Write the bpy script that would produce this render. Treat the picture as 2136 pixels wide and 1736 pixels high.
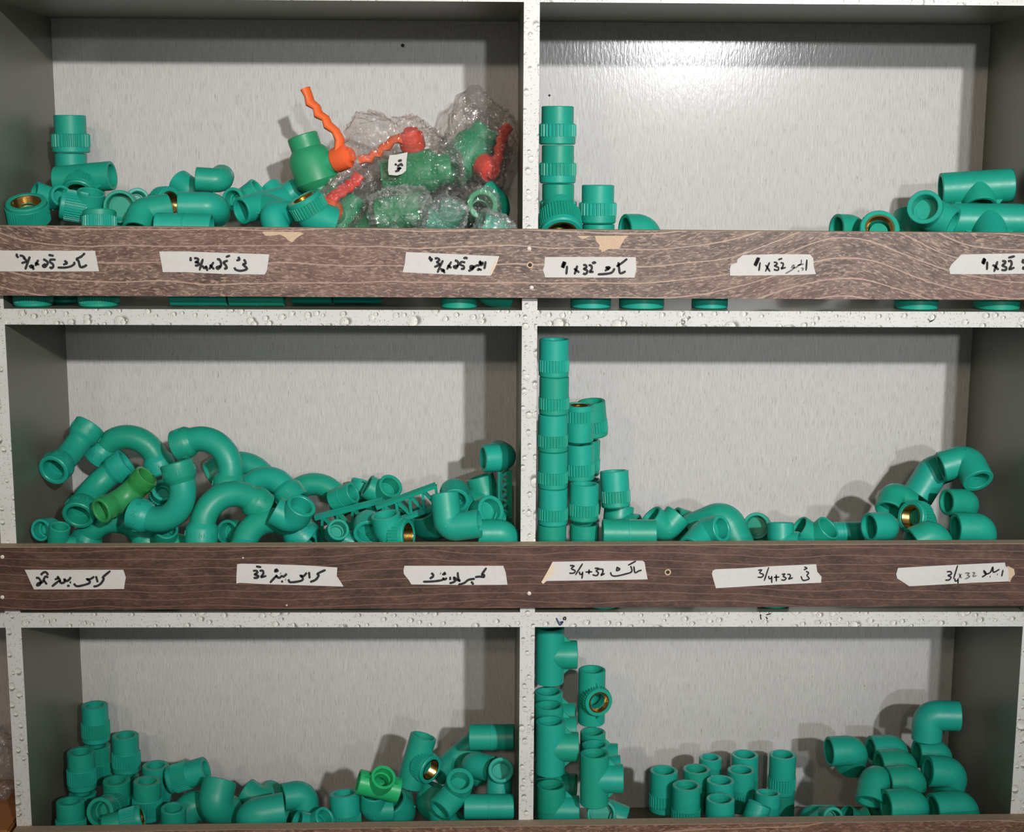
import bpy, bmesh, math, random
from mathutils import Vector, Matrix, noise

for o in list(bpy.data.objects):
    bpy.data.objects.remove(o)
random.seed(7)
SC = bpy.context.scene
COL = SC.collection

# ------------------------------------------------------------------ camera
FPX, YAW, PITCH, ROLL = 3100.0, .021, .1738, -.0053
DIST, ZC = 1.6, 1.62            # camera distance from the shelf front, camera height
cam_d = bpy.data.cameras.new('camera')
cam_d.sensor_fit = 'HORIZONTAL'; cam_d.sensor_width = 36.0
cam_d.lens = FPX / 2136.0 * 36.0
cam = bpy.data.objects.new('camera', cam_d); COL.objects.link(cam)
cam.matrix_world = (Matrix.Translation((0, -DIST, ZC)) @ Matrix.Rotation(-YAW, 4, 'Z')
                    @ Matrix.Rotation(math.pi / 2 - PITCH, 4, 'X') @ Matrix.Rotation(-ROLL, 4, 'Z'))
SC.camera = cam

# ------------------------------------------------------------------ world, lamps, exposure
world = bpy.data.worlds.new('world'); SC.world = world
world.use_nodes = True
bg = world.node_tree.nodes['Background']
bg.inputs[0].default_value = (1.0, .985, .965, 1); bg.inputs[1].default_value = .18

def lamp(name, loc, power, radius, color, aim=None, cone=40):
    """a bare bulb, or with aim a bulb in a reflector pointing at the shelves"""
    l = bpy.data.lights.new(name, 'SPOT' if aim else 'POINT'); l.energy = power; l.shadow_soft_size = radius; l.color = color
    o = bpy.data.objects.new(name, l); COL.objects.link(o); o.location = (loc[0], loc[1], loc[2] + ZC)
    if aim:
        l.spot_size = math.radians(cone); l.spot_blend = 1.0
        o.rotation_euler = (Vector((aim[0], aim[1], aim[2] + ZC)) - o.location).to_track_quat('-Z', 'Y').to_euler()
lamp('ceiling_lamp_right', (1.12, -3.77, 1.0), 455, .055, (1.0, .99, .98), (.13, 0, -.03), 30)
lamp('ceiling_lamp_far', (1.05, -5.8, .75), 330, .085, (.97, .985, 1.0), (.5, 0, .02), 22)
lamp('ceiling_lamp_middle', (-.12, -3.77, 1.0), 80, .06, (1.0, .84, .68), (-.25, 0, .1), 40)
lamp('wall_lamp_left', (-1.1, -3.0, .9), 32, .06, (1.0, .76, .55))
SC.view_settings.view_transform = 'Standard'
SC.view_settings.look = 'None'
SC.view_settings.exposure = 0.0
SC.view_settings.gamma = 1.0
SC.view_settings.use_curve_mapping = False

# ------------------------------------------------------------------ helpers
cr, sr = math.cos(ROLL), math.sin(ROLL); cp, sp = math.cos(PITCH), math.sin(PITCH); cy, sy = math.cos(YAW), math.sin(YAW)
def at(px, py, Y):
    """point of the plane at depth Y that the photograph shows at pixel px, py"""
    xx = (px - 1068) / FPX; uu = (868 - py) / FPX
    x1 = xx * cr + uu * sr; up = -xx * sr + uu * cr
    y1 = cp + up * sp; z = up * cp - sp
    X = x1 * cy + y1 * sy; y = -x1 * sy + y1 * cy
    t = (Y + DIST) / y
    return Vector((X * t, Y, z * t + ZC))

def tag(o, label=None, cat=None, group=None, kind=None):
    if label: o['label'] = label
    if cat: o['category'] = cat
    if group: o['group'] = group
    if kind: o['kind'] = kind
    return o

class MB:
    """collects faces, then becomes one mesh"""
    def __init__(s): s.v = []; s.f = []
    def add(s, vs, fs, M=None):
        n = len(s.v)
        s.v += [tuple(M @ Vector(p)) if M else tuple(p) for p in vs]
        s.f += [tuple(i + n for i in f) for f in fs]
        return s
    def box(s, x0, x1, y0, y1, z0, z1, M=None):
        v = [(x0,y0,z0),(x1,y0,z0),(x1,y1,z0),(x0,y1,z0),(x0,y0,z1),(x1,y0,z1),(x1,y1,z1),(x0,y1,z1)]
        return s.add(v, [(0,3,2,1),(4,5,6,7),(0,1,5,4),(1,2,6,5),(2,3,7,6),(3,0,4,7)], M)
    def rings(s, st, seg=32, closed=False, M=None):
        """st: list of (centre, u, v, radius or function of the angle index)"""
        vs = []; fs = []
        for c, u, w, r in st:
            for i in range(seg):
                a = 2 * math.pi * i / seg
                rr = r(i) if callable(r) else r
                vs.append(Vector(c) + (Vector(u) * math.cos(a) + Vector(w) * math.sin(a)) * rr)
        n = len(st)
        for k in range(n if closed else n - 1):
            k2 = (k + 1) % n
            for i in range(seg):
                j = (i + 1) % seg
                fs.append((k*seg+i, k*seg+j, k2*seg+j, k2*seg+i))
        if not closed:
            if not callable(st[0][3]) and not callable(st[-1][3]):
                fs.append(tuple(range(seg))[::-1]); fs.append(tuple(range((n-1)*seg, n*seg)))
        return s.add(vs, fs, M)
    def lathe(s, prof, seg=32, closed=False, M=None):
        X, Y = Vector((1,0,0)), Vector((0,1,0))
        return s.rings([(Vector((0,0,z)), X, Y, r) for r, z in prof], seg, closed, M)
    def prism(s, pts, thick, nrm):
        """flat outline with a thickness; thick goes along -nrm"""
        n = len(pts); nrm = Vector(nrm)
        vs = [Vector(p) for p in pts] + [Vector(p) - nrm * thick for p in pts]
        fs = [tuple(range(n)), tuple(range(2*n-1, n-1, -1))]
        fs += [(i, (i+1) % n, (i+1) % n + n, i + n) for i in range(n)]
        return s.add(vs, fs)
    def mesh(s, name, mat, smooth=True, bevel=0):
        me = bpy.data.meshes.new(name)
        bm = bmesh.new()
        bv = [bm.verts.new(p) for p in s.v]
        for f in s.f:
            try: bm.faces.new([bv[i] for i in f])
            except ValueError: pass
        if bevel:
            bmesh.ops.bevel(bm, geom=[e for e in bm.edges], offset=bevel, segments=2, affect='EDGES', profile=.6)
        bmesh.ops.recalc_face_normals(bm, faces=bm.faces)
        bm.to_mesh(me); bm.free()
        if smooth:
            me.shade_smooth(); me.set_sharp_from_angle(angle=math.radians(35))
        me.materials.append(mat)
        return me

def obj(name, me, parent=None):
    o = bpy.data.objects.new(name, me); COL.objects.link(o)
    if parent: o.parent = parent
    return o
def empty(name, loc=(0,0,0)):
    o = bpy.data.objects.new(name, None); COL.objects.link(o); o.location = loc; o.empty_display_size = .02
    return o

# ------------------------------------------------------------------ materials
def lin(r, g, b):
    f = lambda c: (c/255/12.92 if c/255 <= .04045 else ((c/255+.055)/1.055)**2.4)
    return (f(r), f(g), f(b), 1)
class NT:
    def __init__(s, name):
        s.m = bpy.data.materials.new(name); s.m.use_nodes = True
        s.t = s.m.node_tree; s.b = s.t.nodes['Principled BSDF']; s.out = s.t.nodes['Material Output']
    def n(s, typ, ins=None, **kw):
        nd = s.t.nodes.new(typ)
        for k, v in kw.items(): setattr(nd, k, v)
        for k, v in (ins or {}).items(): s.set(nd.inputs[k], v)
        return nd
    def set(s, sock, v):
        if hasattr(v, 'is_output'): s.t.links.new(v, sock)
        else: sock.default_value = v
    def math(s, op, a, b=0.0, c=None):
        nd = s.n('ShaderNodeMath', {0: a, 1: b}, operation=op)
        if c is not None: s.set(nd.inputs[2], c)
        return nd.outputs[0]
    def vmath(s, op, a, b=(0,0,0)):
        nd = s.n('ShaderNodeVectorMath', {0: a, 1: b}, operation=op)
        return nd.outputs['Value'] if op in ('LENGTH', 'DOT_PRODUCT', 'DISTANCE') else nd.outputs[0]
    def mix(s, f, a, b):
        nd = s.n('ShaderNodeMix', data_type='RGBA')
        s.set(nd.inputs[0], f); s.set(nd.inputs[6], a); s.set(nd.inputs[7], b)
        return nd.outputs[2]
    def ramp(s, f, stops):
        nd = s.n('ShaderNodeValToRGB', {0: f}); e = nd.color_ramp.elements
        while len(e) < len(stops): e.new(.5)
        for el, (p, c) in zip(e, stops): el.position = p; el.color = c
        return nd.outputs[0]
    def coords(s, scale=(1,1,1), rot=(0,0,0), loc=(0,0,0)):
        tc = s.n('ShaderNodeTexCoord')
        mp = s.n('ShaderNodeMapping', {'Vector': tc.outputs['Object'], 'Scale': scale, 'Rotation': rot, 'Location': loc})
        return mp.outputs[0]
    def noise(s, vec, scale, detail=3, rough=.5, dist=0):
        return s.n('ShaderNodeTexNoise', {'Vector': vec, 'Scale': scale, 'Detail': detail, 'Roughness': rough, 'Distortion': dist}).outputs[0]
    def bump(s, h, strength, dist):
        nd = s.n('ShaderNodeBump', {'Height': h, 'Strength': strength, 'Distance': dist})
        s.set(s.b.inputs['Normal'], nd.outputs[0])

def plastic(name, rgb, rough=.36):
    t = NT(name)
    v = t.coords()
    oi = t.n('ShaderNodeObjectInfo')
    n1 = t.noise(v, 60, 3)
    hsv = t.n('ShaderNodeHueSaturation', {'Color': lin(*rgb)})
    t.set(hsv.inputs['Hue'], t.math('MULTIPLY_ADD', oi.outputs['Random'], .02, .49))
    t.set(hsv.inputs['Value'], t.math('MULTIPLY_ADD', n1, .25, t.math('MULTIPLY_ADD', oi.outputs['Random'], .18, .80)))
    t.set(t.b.inputs['Base Color'], hsv.outputs[0])
    n2 = t.noise(v, 220, 4)
    t.set(t.b.inputs['Roughness'], t.math('MULTIPLY_ADD', n2, .22, rough - .1))
    t.b.inputs['Specular IOR Level'].default_value = .42
    t.bump(t.noise(v, 900, 2), .05, .0004)
    return t.m
TEAL = plastic('teal_plastic', (30, 160, 138), .40)
GREEN = plastic('leaf_green_plastic', (52, 150, 84))
MINT = plastic('mint_green_plastic', (40, 186, 118))
VGREEN = plastic('valve_green_plastic', (44, 150, 104), .42)
ORANGE = plastic('orange_plastic', (236, 92, 56), .4)

def brass_mat():
    t = NT('brass')
    t.b.inputs['Metallic'].default_value = 1
    n = t.noise(t.coords(), 200, 3)
    t.set(t.b.inputs['Base Color'], t.mix(n, lin(196, 150, 78), lin(230, 196, 130)))
    t.b.inputs['Roughness'].default_value = .24
    return t.m
BRASS = brass_mat()

def flat(name, rgb, rough=.6, var=.12, scale=40):
    t = NT(name)
    n = t.noise(t.coords(), scale, 4)
    c = lin(*rgb)
    t.set(t.b.inputs['Base Color'], t.mix(n, tuple(x*(1-var) for x in c[:3]) + (1,), tuple(min(1, x*(1+var)) for x in c[:3]) + (1,)))
    t.b.inputs['Roughness'].default_value = rough
    return t.m
PANEL = flat('grey_laminate', (117, 117, 103), .38, .06, 18)
SOCKET_INK = flat('black_marker_ink', (38, 38, 40), .7, .2)
GREY_INK = flat('worn_grey_marker_ink', (112, 112, 114), .7, .2)
BLUE_INK = flat('blue_pen_ink', (52, 66, 110), .6, .2)
TAPE = flat('paper_masking_tape', (208, 207, 203), .75, .07, 160)
TAPE_EDGE = flat('torn_tape_fibre', (222, 204, 178), .8, .1, 300)
NAIL = flat('nail_head', (222, 214, 204), .35, .05)
HOLE = flat('screw_hole_dark', (50, 38, 32), .8, .1)
CORE = flat('raw_chipboard', (205, 180, 152), .9, .22, 500)
CARD = flat('cardboard_brown', (176, 116, 66), .8, .15, 60)
STONE = flat('floor_screed', (120, 112, 104), .7, .15, 4)
PAINT = flat('wall_paint', (176, 172, 164), .8, .05, 6)

def back_mat():
    t = NT('linen_look_laminate')
    a = t.noise(t.coords((1, 1, .055)), 1150, 3, .6)
    b = t.noise(t.coords((1, 1, .16), loc=(3, 1, 2)), 520, 2, .5)
    w = t.noise(t.coords((1, 1, .05), loc=(7, 2, 5)), 900, 2, .5)
    big = t.noise(t.coords(), 5, 2)
    streak = t.ramp(a, [(.36, (0,0,0,1)), (.50, (1,1,1,1))])
    fleck = t.ramp(b, [(.24, (0,0,0,1)), (.31, (1,1,1,1))])
    pale = t.ramp(w, [(.60, (0,0,0,1)), (.70, (1,1,1,1))])
    base = t.mix(big, lin(198, 197, 195), lin(205, 205, 203))
    c = t.mix(streak, lin(183, 181, 178), base)
    c = t.mix(t.math('MULTIPLY', pale, .6), c, lin(218, 216, 211))
    c = t.mix(fleck, lin(158, 152, 144), c)
    t.set(t.b.inputs['Base Color'], c)
    t.b.inputs['Roughness'].default_value = .14
    t.b.inputs['Specular IOR Level'].default_value = .5
    t.bump(t.noise(t.coords((1, 1, .25), loc=(1, 4, 2)), 330, 3, .6), .16, .0006)
    return t.m
BACK = back_mat()

def drops_mat(name, rot):
    """white edge banding printed with water drops; rot turns the print on the uprights"""
    t = NT(name)
    tc = t.n('ShaderNodeTexCoord')
    sep = t.n('ShaderNodeSeparateXYZ', {0: tc.outputs['Object']})
    x, z = sep.outputs[0], sep.outputs[2]
    u, w = {0: (x, z), 1: (z, t.math('MULTIPLY', x, -1.0)), 2: (t.math('MULTIPLY', z, -1.0), x)}[rot]
    vec = t.n('ShaderNodeCombineXYZ', {0: u, 1: w}).outputs[0]
    nb = t.noise(vec, 30, 2)
    col = t.mix(nb, lin(205, 206, 202), lin(222, 224, 221))
    for scale, rmax, keep, off in ((32, .21, .42, 3.1), (72, .26, .18, 7.7), (190, .22, .22, 1.3)):
        p = t.vmath('ADD', vec, (off, off * .37, 0))
        vo = t.n('ShaderNodeTexVoronoi', {'Vector': p, 'Scale': scale, 'Randomness': .9}, voronoi_dimensions='2D', feature='F1')
        cs = t.n('ShaderNodeSeparateColor', {0: vo.outputs['Color']})
        d = t.n('ShaderNodeVectorMath', {0: p, 1: vo.outputs['Position']}, operation='SUBTRACT').outputs[0]
        d = t.n('ShaderNodeVectorMath', {0: d, 'Scale': float(scale)}, operation='SCALE').outputs[0]
        r = t.math('MULTIPLY_ADD', cs.outputs[0], rmax * .5, rmax * .5)
        on = t.math('GREATER_THAN', cs.outputs[1], keep)
        rn = t.math('DIVIDE', t.vmath('LENGTH', d), r)
        inside = t.math('MULTIPLY', on, t.math('LESS_THAN', rn, 1.0))
        sh = t.n('ShaderNodeCombineXYZ', {0: t.math('MULTIPLY', r, .85), 1: t.math('MULTIPLY', r, .18)}).outputs[0]
        ds = t.vmath('SUBTRACT', d, sh)
        rs = t.math('DIVIDE', t.vmath('LENGTH', ds), r)
        shade = t.math('MULTIPLY', on, t.math('SUBTRACT', 1.0, t.n('ShaderNodeMapRange', {0: rs, 1: .55, 2: 1.05}).outputs[0]))
        col = t.mix(t.math('MULTIPLY', shade, .85), col, lin(112, 114, 104))
        lit = t.math('MULTIPLY_ADD', t.math('DIVIDE', t.vmath('DOT_PRODUCT', d, (1, -.25, 0)), r), .5, .5)
        body = t.mix(lit, lin(188, 190, 184), lin(243, 244, 238))
        rim = t.n('ShaderNodeMapRange', {0: rn, 1: .82, 2: 1.0}).outputs[0]
        body = t.mix(t.math('MULTIPLY', rim, .6), body, lin(122, 124, 116))
        col = t.mix(inside, col, body)
    t.set(t.b.inputs['Base Color'], col)
    t.b.inputs['Roughness'].default_value = .3
    return t.m
DROPS = [drops_mat('water_drop_banding_' + n, i) for i, n in enumerate(('level', 'upright', 'downward'))]

def wood_mat(name, dark, mid, light, fleck_amt, bump_x, hue, rings=17.0):
    t = NT(name)
    tc = t.n('ShaderNodeTexCoord')
    sep = t.n('ShaderNodeSeparateXYZ', {0: tc.outputs['Object']})
    x, z = sep.outputs[0], sep.outputs[2]
    # the growth rings bow upwards round the knot
    zz = z
    for x0, w, h in bump_x:
        q = t.math('DIVIDE', t.math('SUBTRACT', x, x0), w)
        g = t.math('POWER', 2.718, t.math('MULTIPLY', t.math('MULTIPLY', q, q), -1.0))
        zz = t.math('SUBTRACT', zz, t.math('MULTIPLY', g, h))
    p = t.n('ShaderNodeCombineXYZ', {0: t.math('MULTIPLY', x, .06), 1: 0.0, 2: zz}).outputs[0]
    warp = t.noise(t.n('ShaderNodeCombineXYZ', {0: x, 1: 0.0, 2: t.math('MULTIPLY', z, 2.0)}).outputs[0], 5, 2)
    zw = t.math('ADD', zz, t.math('MULTIPLY', warp, .022))
    pw = t.n('ShaderNodeCombineXYZ', {0: t.math('MULTIPLY', x, .35), 1: 0.0, 2: zw}).outputs[0]
    bands = t.noise(pw, 75, 3, .6)
    lines = t.n('ShaderNodeTexWave', {'Vector': pw, 'Scale': rings, 'Distortion': 2.2, 'Detail': 2.0, 'Detail Scale': .8},
                wave_type='BANDS', bands_direction='Z', wave_profile='SAW').outputs[1]
    fib = t.noise(t.n('ShaderNodeCombineXYZ', {0: t.math('MULTIPLY', x, .16), 1: 0.0, 2: zw}).outputs[0], 900, 3, .6)
    fl = t.noise(t.n('ShaderNodeCombineXYZ', {0: t.math('MULTIPLY', x, .3), 1: 0.0, 2: zw}).outputs[0], 480, 2, .5, .8)
    c = t.ramp(bands, [(.30, lin(*dark)), (.5, lin(*mid)), (.72, lin(*light))])
    c = t.mix(t.math('MULTIPLY', t.ramp(fib, [(.35, (0,0,0,1)), (.65, (1,1,1,1))]), .55), c, lin(*[v * .78 for v in dark]))
    c = t.mix(t.math('MULTIPLY', t.ramp(fl, [(.52, (0,0,0,1)), (.62, (1,1,1,1))]), fleck_amt), c, lin(*[min(255, v * 1.22) for v in light]))
    dk = t.noise(t.n('ShaderNodeCombineXYZ', {0: t.math('MULTIPLY', x, .22), 1: 7.0, 2: zw}).outputs[0], 560, 2, .5, .6)
    c = t.mix(t.math('MULTIPLY', t.ramp(dk, [(.54, (0,0,0,1)), (.64, (1,1,1,1))]), fleck_amt * 1.1), c, lin(*[v * .62 for v in dark]))
    thin = t.ramp(lines, [(.0, (1,1,1,1)), (.035, (1,1,1,1)), (.085, (0,0,0,1))])
    c = t.mix(t.math('MULTIPLY', thin, .75), c, lin(*[min(255, v * 1.3) for v in light]))
    red = t.noise(t.n('ShaderNodeCombineXYZ', {0: t.math('MULTIPLY', x, .5), 1: 4.0, 2: t.math('MULTIPLY', z, 2.0)}).outputs[0], 7, 2)
    c = t.mix(t.math('MULTIPLY', t.ramp(red, [(.45, (0,0,0,1)), (.7, (1,1,1,1))]), .35), c, lin(*hue))
    t.set(t.b.inputs['Base Color'], c)
    t.b.inputs['Roughness'].default_value = .48
    t.bump(fib, .12, .0005)
    return t.m
WOOD = [wood_mat('walnut_laminate_grey', (82, 63, 55), (120, 98, 87), (152, 130, 116), .62, [(.39, .10, .045), (-.56, .06, .025)], (136, 92, 84)),
        wood_mat('walnut_laminate_dark', (58, 40, 35), (88, 63, 54), (116, 88, 74), .2, [(.1, .35, .008)], (98, 58, 52), 34.0),
        wood_mat('walnut_laminate_brown', (96, 70, 56), (128, 98, 80), (154, 124, 104), .5, [(.5, .2, .02)], (124, 80, 70))]

def film_mat(name, tint, haze, gloss):
    """thin polythene: mostly clear, a little milky where it bunches, sharp glints"""
    t = NT(name)
    tr = t.n('ShaderNodeBsdfTransparent'); tr.inputs[0].default_value = lin(*tint)
    gl = t.n('ShaderNodeBsdfGlossy'); gl.inputs['Roughness'].default_value = .12
    df = t.n('ShaderNodeBsdfTranslucent'); df.inputs[0].default_value = lin(236, 238, 236)
    d2 = t.n('ShaderNodeBsdfDiffuse'); d2.inputs[0].default_value = lin(232, 234, 232)
    a = t.n('ShaderNodeMixShader', {0: .65}); t.set(a.inputs[1], df.outputs[0]); t.set(a.inputs[2], d2.outputs[0])
    nz = t.noise(t.coords(), 55, 4, .65, 1.0)
    lw = t.n('ShaderNodeLayerWeight', {0: .5})
    hz = t.math('MULTIPLY', t.ramp(nz, [(.38, (.12,.12,.12,1)), (.66, (1,1,1,1))]), haze)
    hz = t.math('MULTIPLY_ADD', t.math('POWER', lw.outputs['Facing'], 2.5), .30, hz)
    m1 = t.n('ShaderNodeMixShader'); t.set(m1.inputs[0], hz)
    t.set(m1.inputs[1], tr.outputs[0]); t.set(m1.inputs[2], a.outputs[0])
    bp = t.n('ShaderNodeBump', {'Height': t.noise(t.coords((1, 1, .4)), 120, 3, .6, 2.0), 'Strength': .8, 'Distance': .003})
    t.set(gl.inputs['Normal'], bp.outputs[0])
    m2 = t.n('ShaderNodeMixShader'); t.set(m2.inputs[0], t.math('MULTIPLY_ADD', lw.outputs['Facing'], gloss, gloss * .6))
    t.set(m2.inputs[1], m1.outputs[0]); t.set(m2.inputs[2], gl.outputs[0])
    t.set(t.out.inputs[0], m2.outputs[0])
    return t.m
FILM = film_mat('clear_plastic_film', (250, 247, 246), .10, .13)
MILKY = film_mat('milky_plastic_film', (240, 246, 243), .42, .14)

# ------------------------------------------------------------------ the room behind and below
XL, XR, XC0, XC1 = -.512, .612, .0438, .0604      # inner faces of the sides, the two faces of the divider
PT = .017                                          # board thickness
DEP = .2305                                        # shelf depth
SHELF_TOP = [ZC - .1651, ZC - .5043, ZC - .8435]   # upper faces of the three shelves in view
TOPZ = ZC + .1574
LEFT_END, RIGHT_END = XL - PT - .32, XR + PT + .32

def ground(name, mb, mat):
    return tag(obj(name, mb.mesh(name, mat, smooth=False)), kind='structure')
ground('floor', MB().box(-3, 3, -7, DEP + .03, -.05, 0), STONE)
ground('wall_back', MB().box(-3, 3, DEP + .012, DEP + .1, 0, 2.9), PAINT)

# ------------------------------------------------------------------ the shelf unit
unit = empty('shelf_unit', (0, 0, 0))
tag(unit, 'white edged grey shelf unit with brown wooden boards nailed across its bays', 'shelf unit')
def part(name, mb, mat, parent, smooth=False, bevel=0):
    return obj(name, mb.mesh(name, mat, smooth, bevel), parent)
back = part('back_panel', MB().box(LEFT_END, RIGHT_END, DEP, DEP + .010, .02, TOPZ + .36), BACK, unit)
def upright(name, x0, x1, rot, z0=0.0, z1=TOPZ + .36):
    p = part(name, MB().box(x0, x1, .0012, DEP, z0, z1), PANEL, unit)
    part('edge_banding', MB().box(x0, x1, -.0002, .0012, z0, z1), DROPS[rot], p)
    return p
upright('side_panel', XL - PT, XL, 2)
upright('side_panel', XR, XR + PT, 2)
upright('divider', XC0, XC1, 1)
def level(x0, x1, ztop, name='shelf'):
    p = part(name, MB().box(x0, x1, .0012, DEP, ztop - PT, ztop), PANEL, unit)
    part('edge_banding', MB().box(x0, x1, .0, .0012, ztop - PT, ztop), DROPS[0], p)
    return p
for zt in [TOPZ + PT] + SHELF_TOP + [SHELF_TOP[2] - .339, .08]:
    for a, b in ((LEFT_END, XL - PT), (XL, XC0), (XC1, XR), (XR + PT, RIGHT_END)):
        level(a, b, zt)

def speck(px, py, r):
    p = at(px, py, DEP); M = Matrix.Translation(p) @ Matrix.Rotation(math.pi/2, 4, 'X')
    part('nail_head', MB().lathe([(.00005, .0012), (r * .7, .0010), (r, .0004), (r, -.002), (.00005, -.002)], 12, M=M), HOLE, back, True)
speck(840, 95, .0022); speck(1146, 199, .0014); speck(258, 1070, .0012)

# boards nailed across the front, a little out of level
BT = .0165
def front_board(corners, mat):
    (xl, tl, bl), (xr, tr, br) = corners
    n = 24
    mb = MB(); vs = []
    for k in range(n + 1):
        f = k / n; x = xl + (xr - xl) * f
        t = tl + (tr - tl) * f; b = bl + (br - bl) * f
        vs += [(x, -BT - .0004, b), (x, -BT - .0004, t), (x, -.0004, t), (x, -.0004, b)]
    fs = [(0, 1, 2, 3), tuple(n * 4 + i for i in (3, 2, 1, 0))]
    for k in range(n):
        for i in range(4):
            j = (i + 1) % 4
            fs.append((k*4+i, k*4+4+i, k*4+4+j, k*4+j))
    mb.add(vs, fs)
    b = part('front_board', mb, mat, unit)
    # raw sawn top edge
    me = MB()
    for k in range(n):
        f0, f1 = k / n, (k + 1) / n
        x0, x1 = xl + (xr - xl) * f0, xl + (xr - xl) * f1
        t0, t1 = tl + (tr - tl) * f0, tl + (tr - tl) * f1
        me.add([(x0, -BT - .0001, t0), (x1, -BT - .0001, t1), (x1, -.0006, t1), (x0, -.0006, t0),
                (x0, -BT - .0001, t0 + .0006), (x1, -BT - .0001, t1 + .0006), (x1, -.0006, t1 + .0006), (x0, -.0006, t0 + .0006)],
               [(0,3,2,1),(4,5,6,7),(0,1,5,4),(1,2,6,5),(2,3,7,6),(3,0,4,7)])
    part('sawn_edge', me, SAWN, b)
    return b
SAWN = flat('sawn_board_edge', (160, 141, 119), .85, .3, 260)
BF = -BT - .0004            # front face of the boards
boards = [front_board(((-.66, ZC - .0760, ZC - .1492), (.74, ZC - .0800, ZC - .1506)), WOOD[0]),
          front_board(((-.66, ZC - .4254, ZC - .4962), (.74, ZC - .4204, ZC - .4914)), WOOD[1]),
          front_board(((XL - PT, ZC - .7574, ZC - .828), (XR + PT, ZC - .7470, ZC - .818)), WOOD[2])]

def nail(b, px, py, r=.0022, mat=None, name='nail'):
    p = at(px, py, BF)
    M = Matrix.Translation(p) @ Matrix.Rotation(math.pi/2, 4, 'X')
    prof = [(.00005, .0009), (r * .6, .0008), (r, .0002), (r, -.004), (.00005, -.004)]
    part(name, MB().lathe(prof, 14, M=M), mat or NAIL, b, True)
for b, px, py in ((0, 1104, 519), (0, 1109, 600), (1, 5, 1162), (1, 5, 1246), (1, 1104, 1238), (1, 507, 1164), (1, 598, 1263)):
    nail(boards[b], px, py, .0022 if (b, px) not in ((1, 507), (1, 598)) else .0011)
for b, px, py in ((0, 1105.5, 553), (1, 1393, 1194)):
    p = at(px, py, BF); M = Matrix.Translation(p) @ Matrix.Rotation(math.pi/2, 4, 'X')
    part('screw_hole_rim', MB().lathe([(.0036, .0003), (.0030, .0007), (.0022, .0004), (.0018, -.002), (.0030, -.003), (.0036, -.002)], 18, True, M=M), CORE, boards[b], True)
    part('screw_hole', MB().lathe([(.00005, .0003), (.0019, .0002), (.0019, -.001), (.00005, -.001)], 14, M=M), HOLE, boards[b], True)
def chip(b, o, pts):
    x0, y0, s = o
    w = [at(x0 + x / s, y0 + y / s, BF - .0005) for x, y in pts]
    part('chipped_patch', MB().prism(w, .0012, (0, -1, 0)), CORE, boards[b])
chip(0, (540, 470, 10.68), [(70,160),(120,145),(450,148),(900,150),(1000,190),(900,245),(830,290),(740,385),(640,330),(590,270),(480,205),(330,232),(150,235)])
chip(0, (1180, 470, 10.68), [(650,235),(1400,240),(1330,290),(1280,360),(1240,430),(1190,530),(960,530),(800,605),(790,550),(730,540),(755,440),(680,360)])
chip(0, (1180, 470, 10.68), [(255,235),(560,240),(470,280),(390,312),(320,285)])
chip(1, (1416, 1110, 2.967), [(1985,238),(2000,222),(2040,212),(2075,230),(2080,262),(2060,285),(2050,310),(2036,305),(2032,262)])

# ------------------------------------------------------------------ taped paper labels with handwriting
def ribbon(mb, pts, w, y, closed=False):
    """a pen stroke lying on the tape: a flat band with round ends"""
    P = [Vector((p.x, p.z)) for p in pts]
    Q = []
    n = len(P)
    for i in range(n - 1):                      # smooth the hand a little
        p0, p1, p2, p3 = P[max(i-1, 0)], P[i], P[i+1], P[min(i+2, n-1)]
        for k in range(4):
            t = k / 4
            Q.append(.5 * ((2*p1) + (p2-p0)*t + (2*p0-5*p1+4*p2-p3)*t*t + (3*p1-p0-3*p2+p3)*t**3))
    Q.append(P[-1])
    L = []; R = []
    for i, q in enumerate(Q):
        d = (Q[min(i+1, len(Q)-1)] - Q[max(i-1, 0)])
        if d.length < 1e-7: d = Vector((1, 0))
        d.normalize(); nn = Vector((-d.y, d.x))
        ww = w * (.62 if i in (0, len(Q)-1) else 1.0) * (.92 + .16 * random.random())
        L.append(q + nn * ww); R.append(q - nn * ww)
    vs = [(a.x, y, a.y) for a in L] + [(a.x, y, a.y) for a in R]
    m = len(Q)
    base = [(v[0], y + .00025, v[2]) for v in vs]
    fs = [(i, i+1, m+i+1, m+i) for i in range(m-1)]
    fs += [(i, 2*m+i, 2*m+i+1, i+1) for i in range(m-1)] + [(m+i, m+i+1, 3*m+i+1, 3*m+i) for i in range(m-1)]
    mb.add(vs + base, fs)
def pen(parent, o, strokes, w, y, mat, name='handwriting'):
    x0, y0, s = o
    mb = MB()
    for st in strokes:
        if len(st) == 1: st = [(st[0][0] - 6, st[0][1]), (st[0][0] + 6, st[0][1] + 3)]
        ribbon(mb, [at(x0 + a / s, y0 + b / s, y) for a, b in st], w, y)
    return part(name, mb, mat, parent)
def tape(label, o, outline, strokes, w=.0013, grey=None, fold=None):
    x0, y0, s = o
    pts = []
    n = len(outline)
    for i, (a, b) in enumerate(outline):
        pts.append(at(x0 + a / s, y0 + b / s, BF - .0007))
    t = obj('tape_label', MB().prism(pts, .0006, (0, -1, 0)).mesh('tape_label', TAPE, False))
    tag(t, label, 'tape label', 'handwritten tape labels on the boards')
    pen(t, o, strokes, w, BF - .00095, SOCKET_INK)
    if grey: pen(t, o, grey, w * .8, BF - .00095, GREY_INK, 'faded_handwriting')
    if fold:
        f = [at(x0 + a / s, y0 + b / s, BF - .0013) for a, b in fold]
        part('folded_corner', MB().prism(f, .0006, (0, -1, 0)), TAPE_EDGE, t)
    return t
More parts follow.
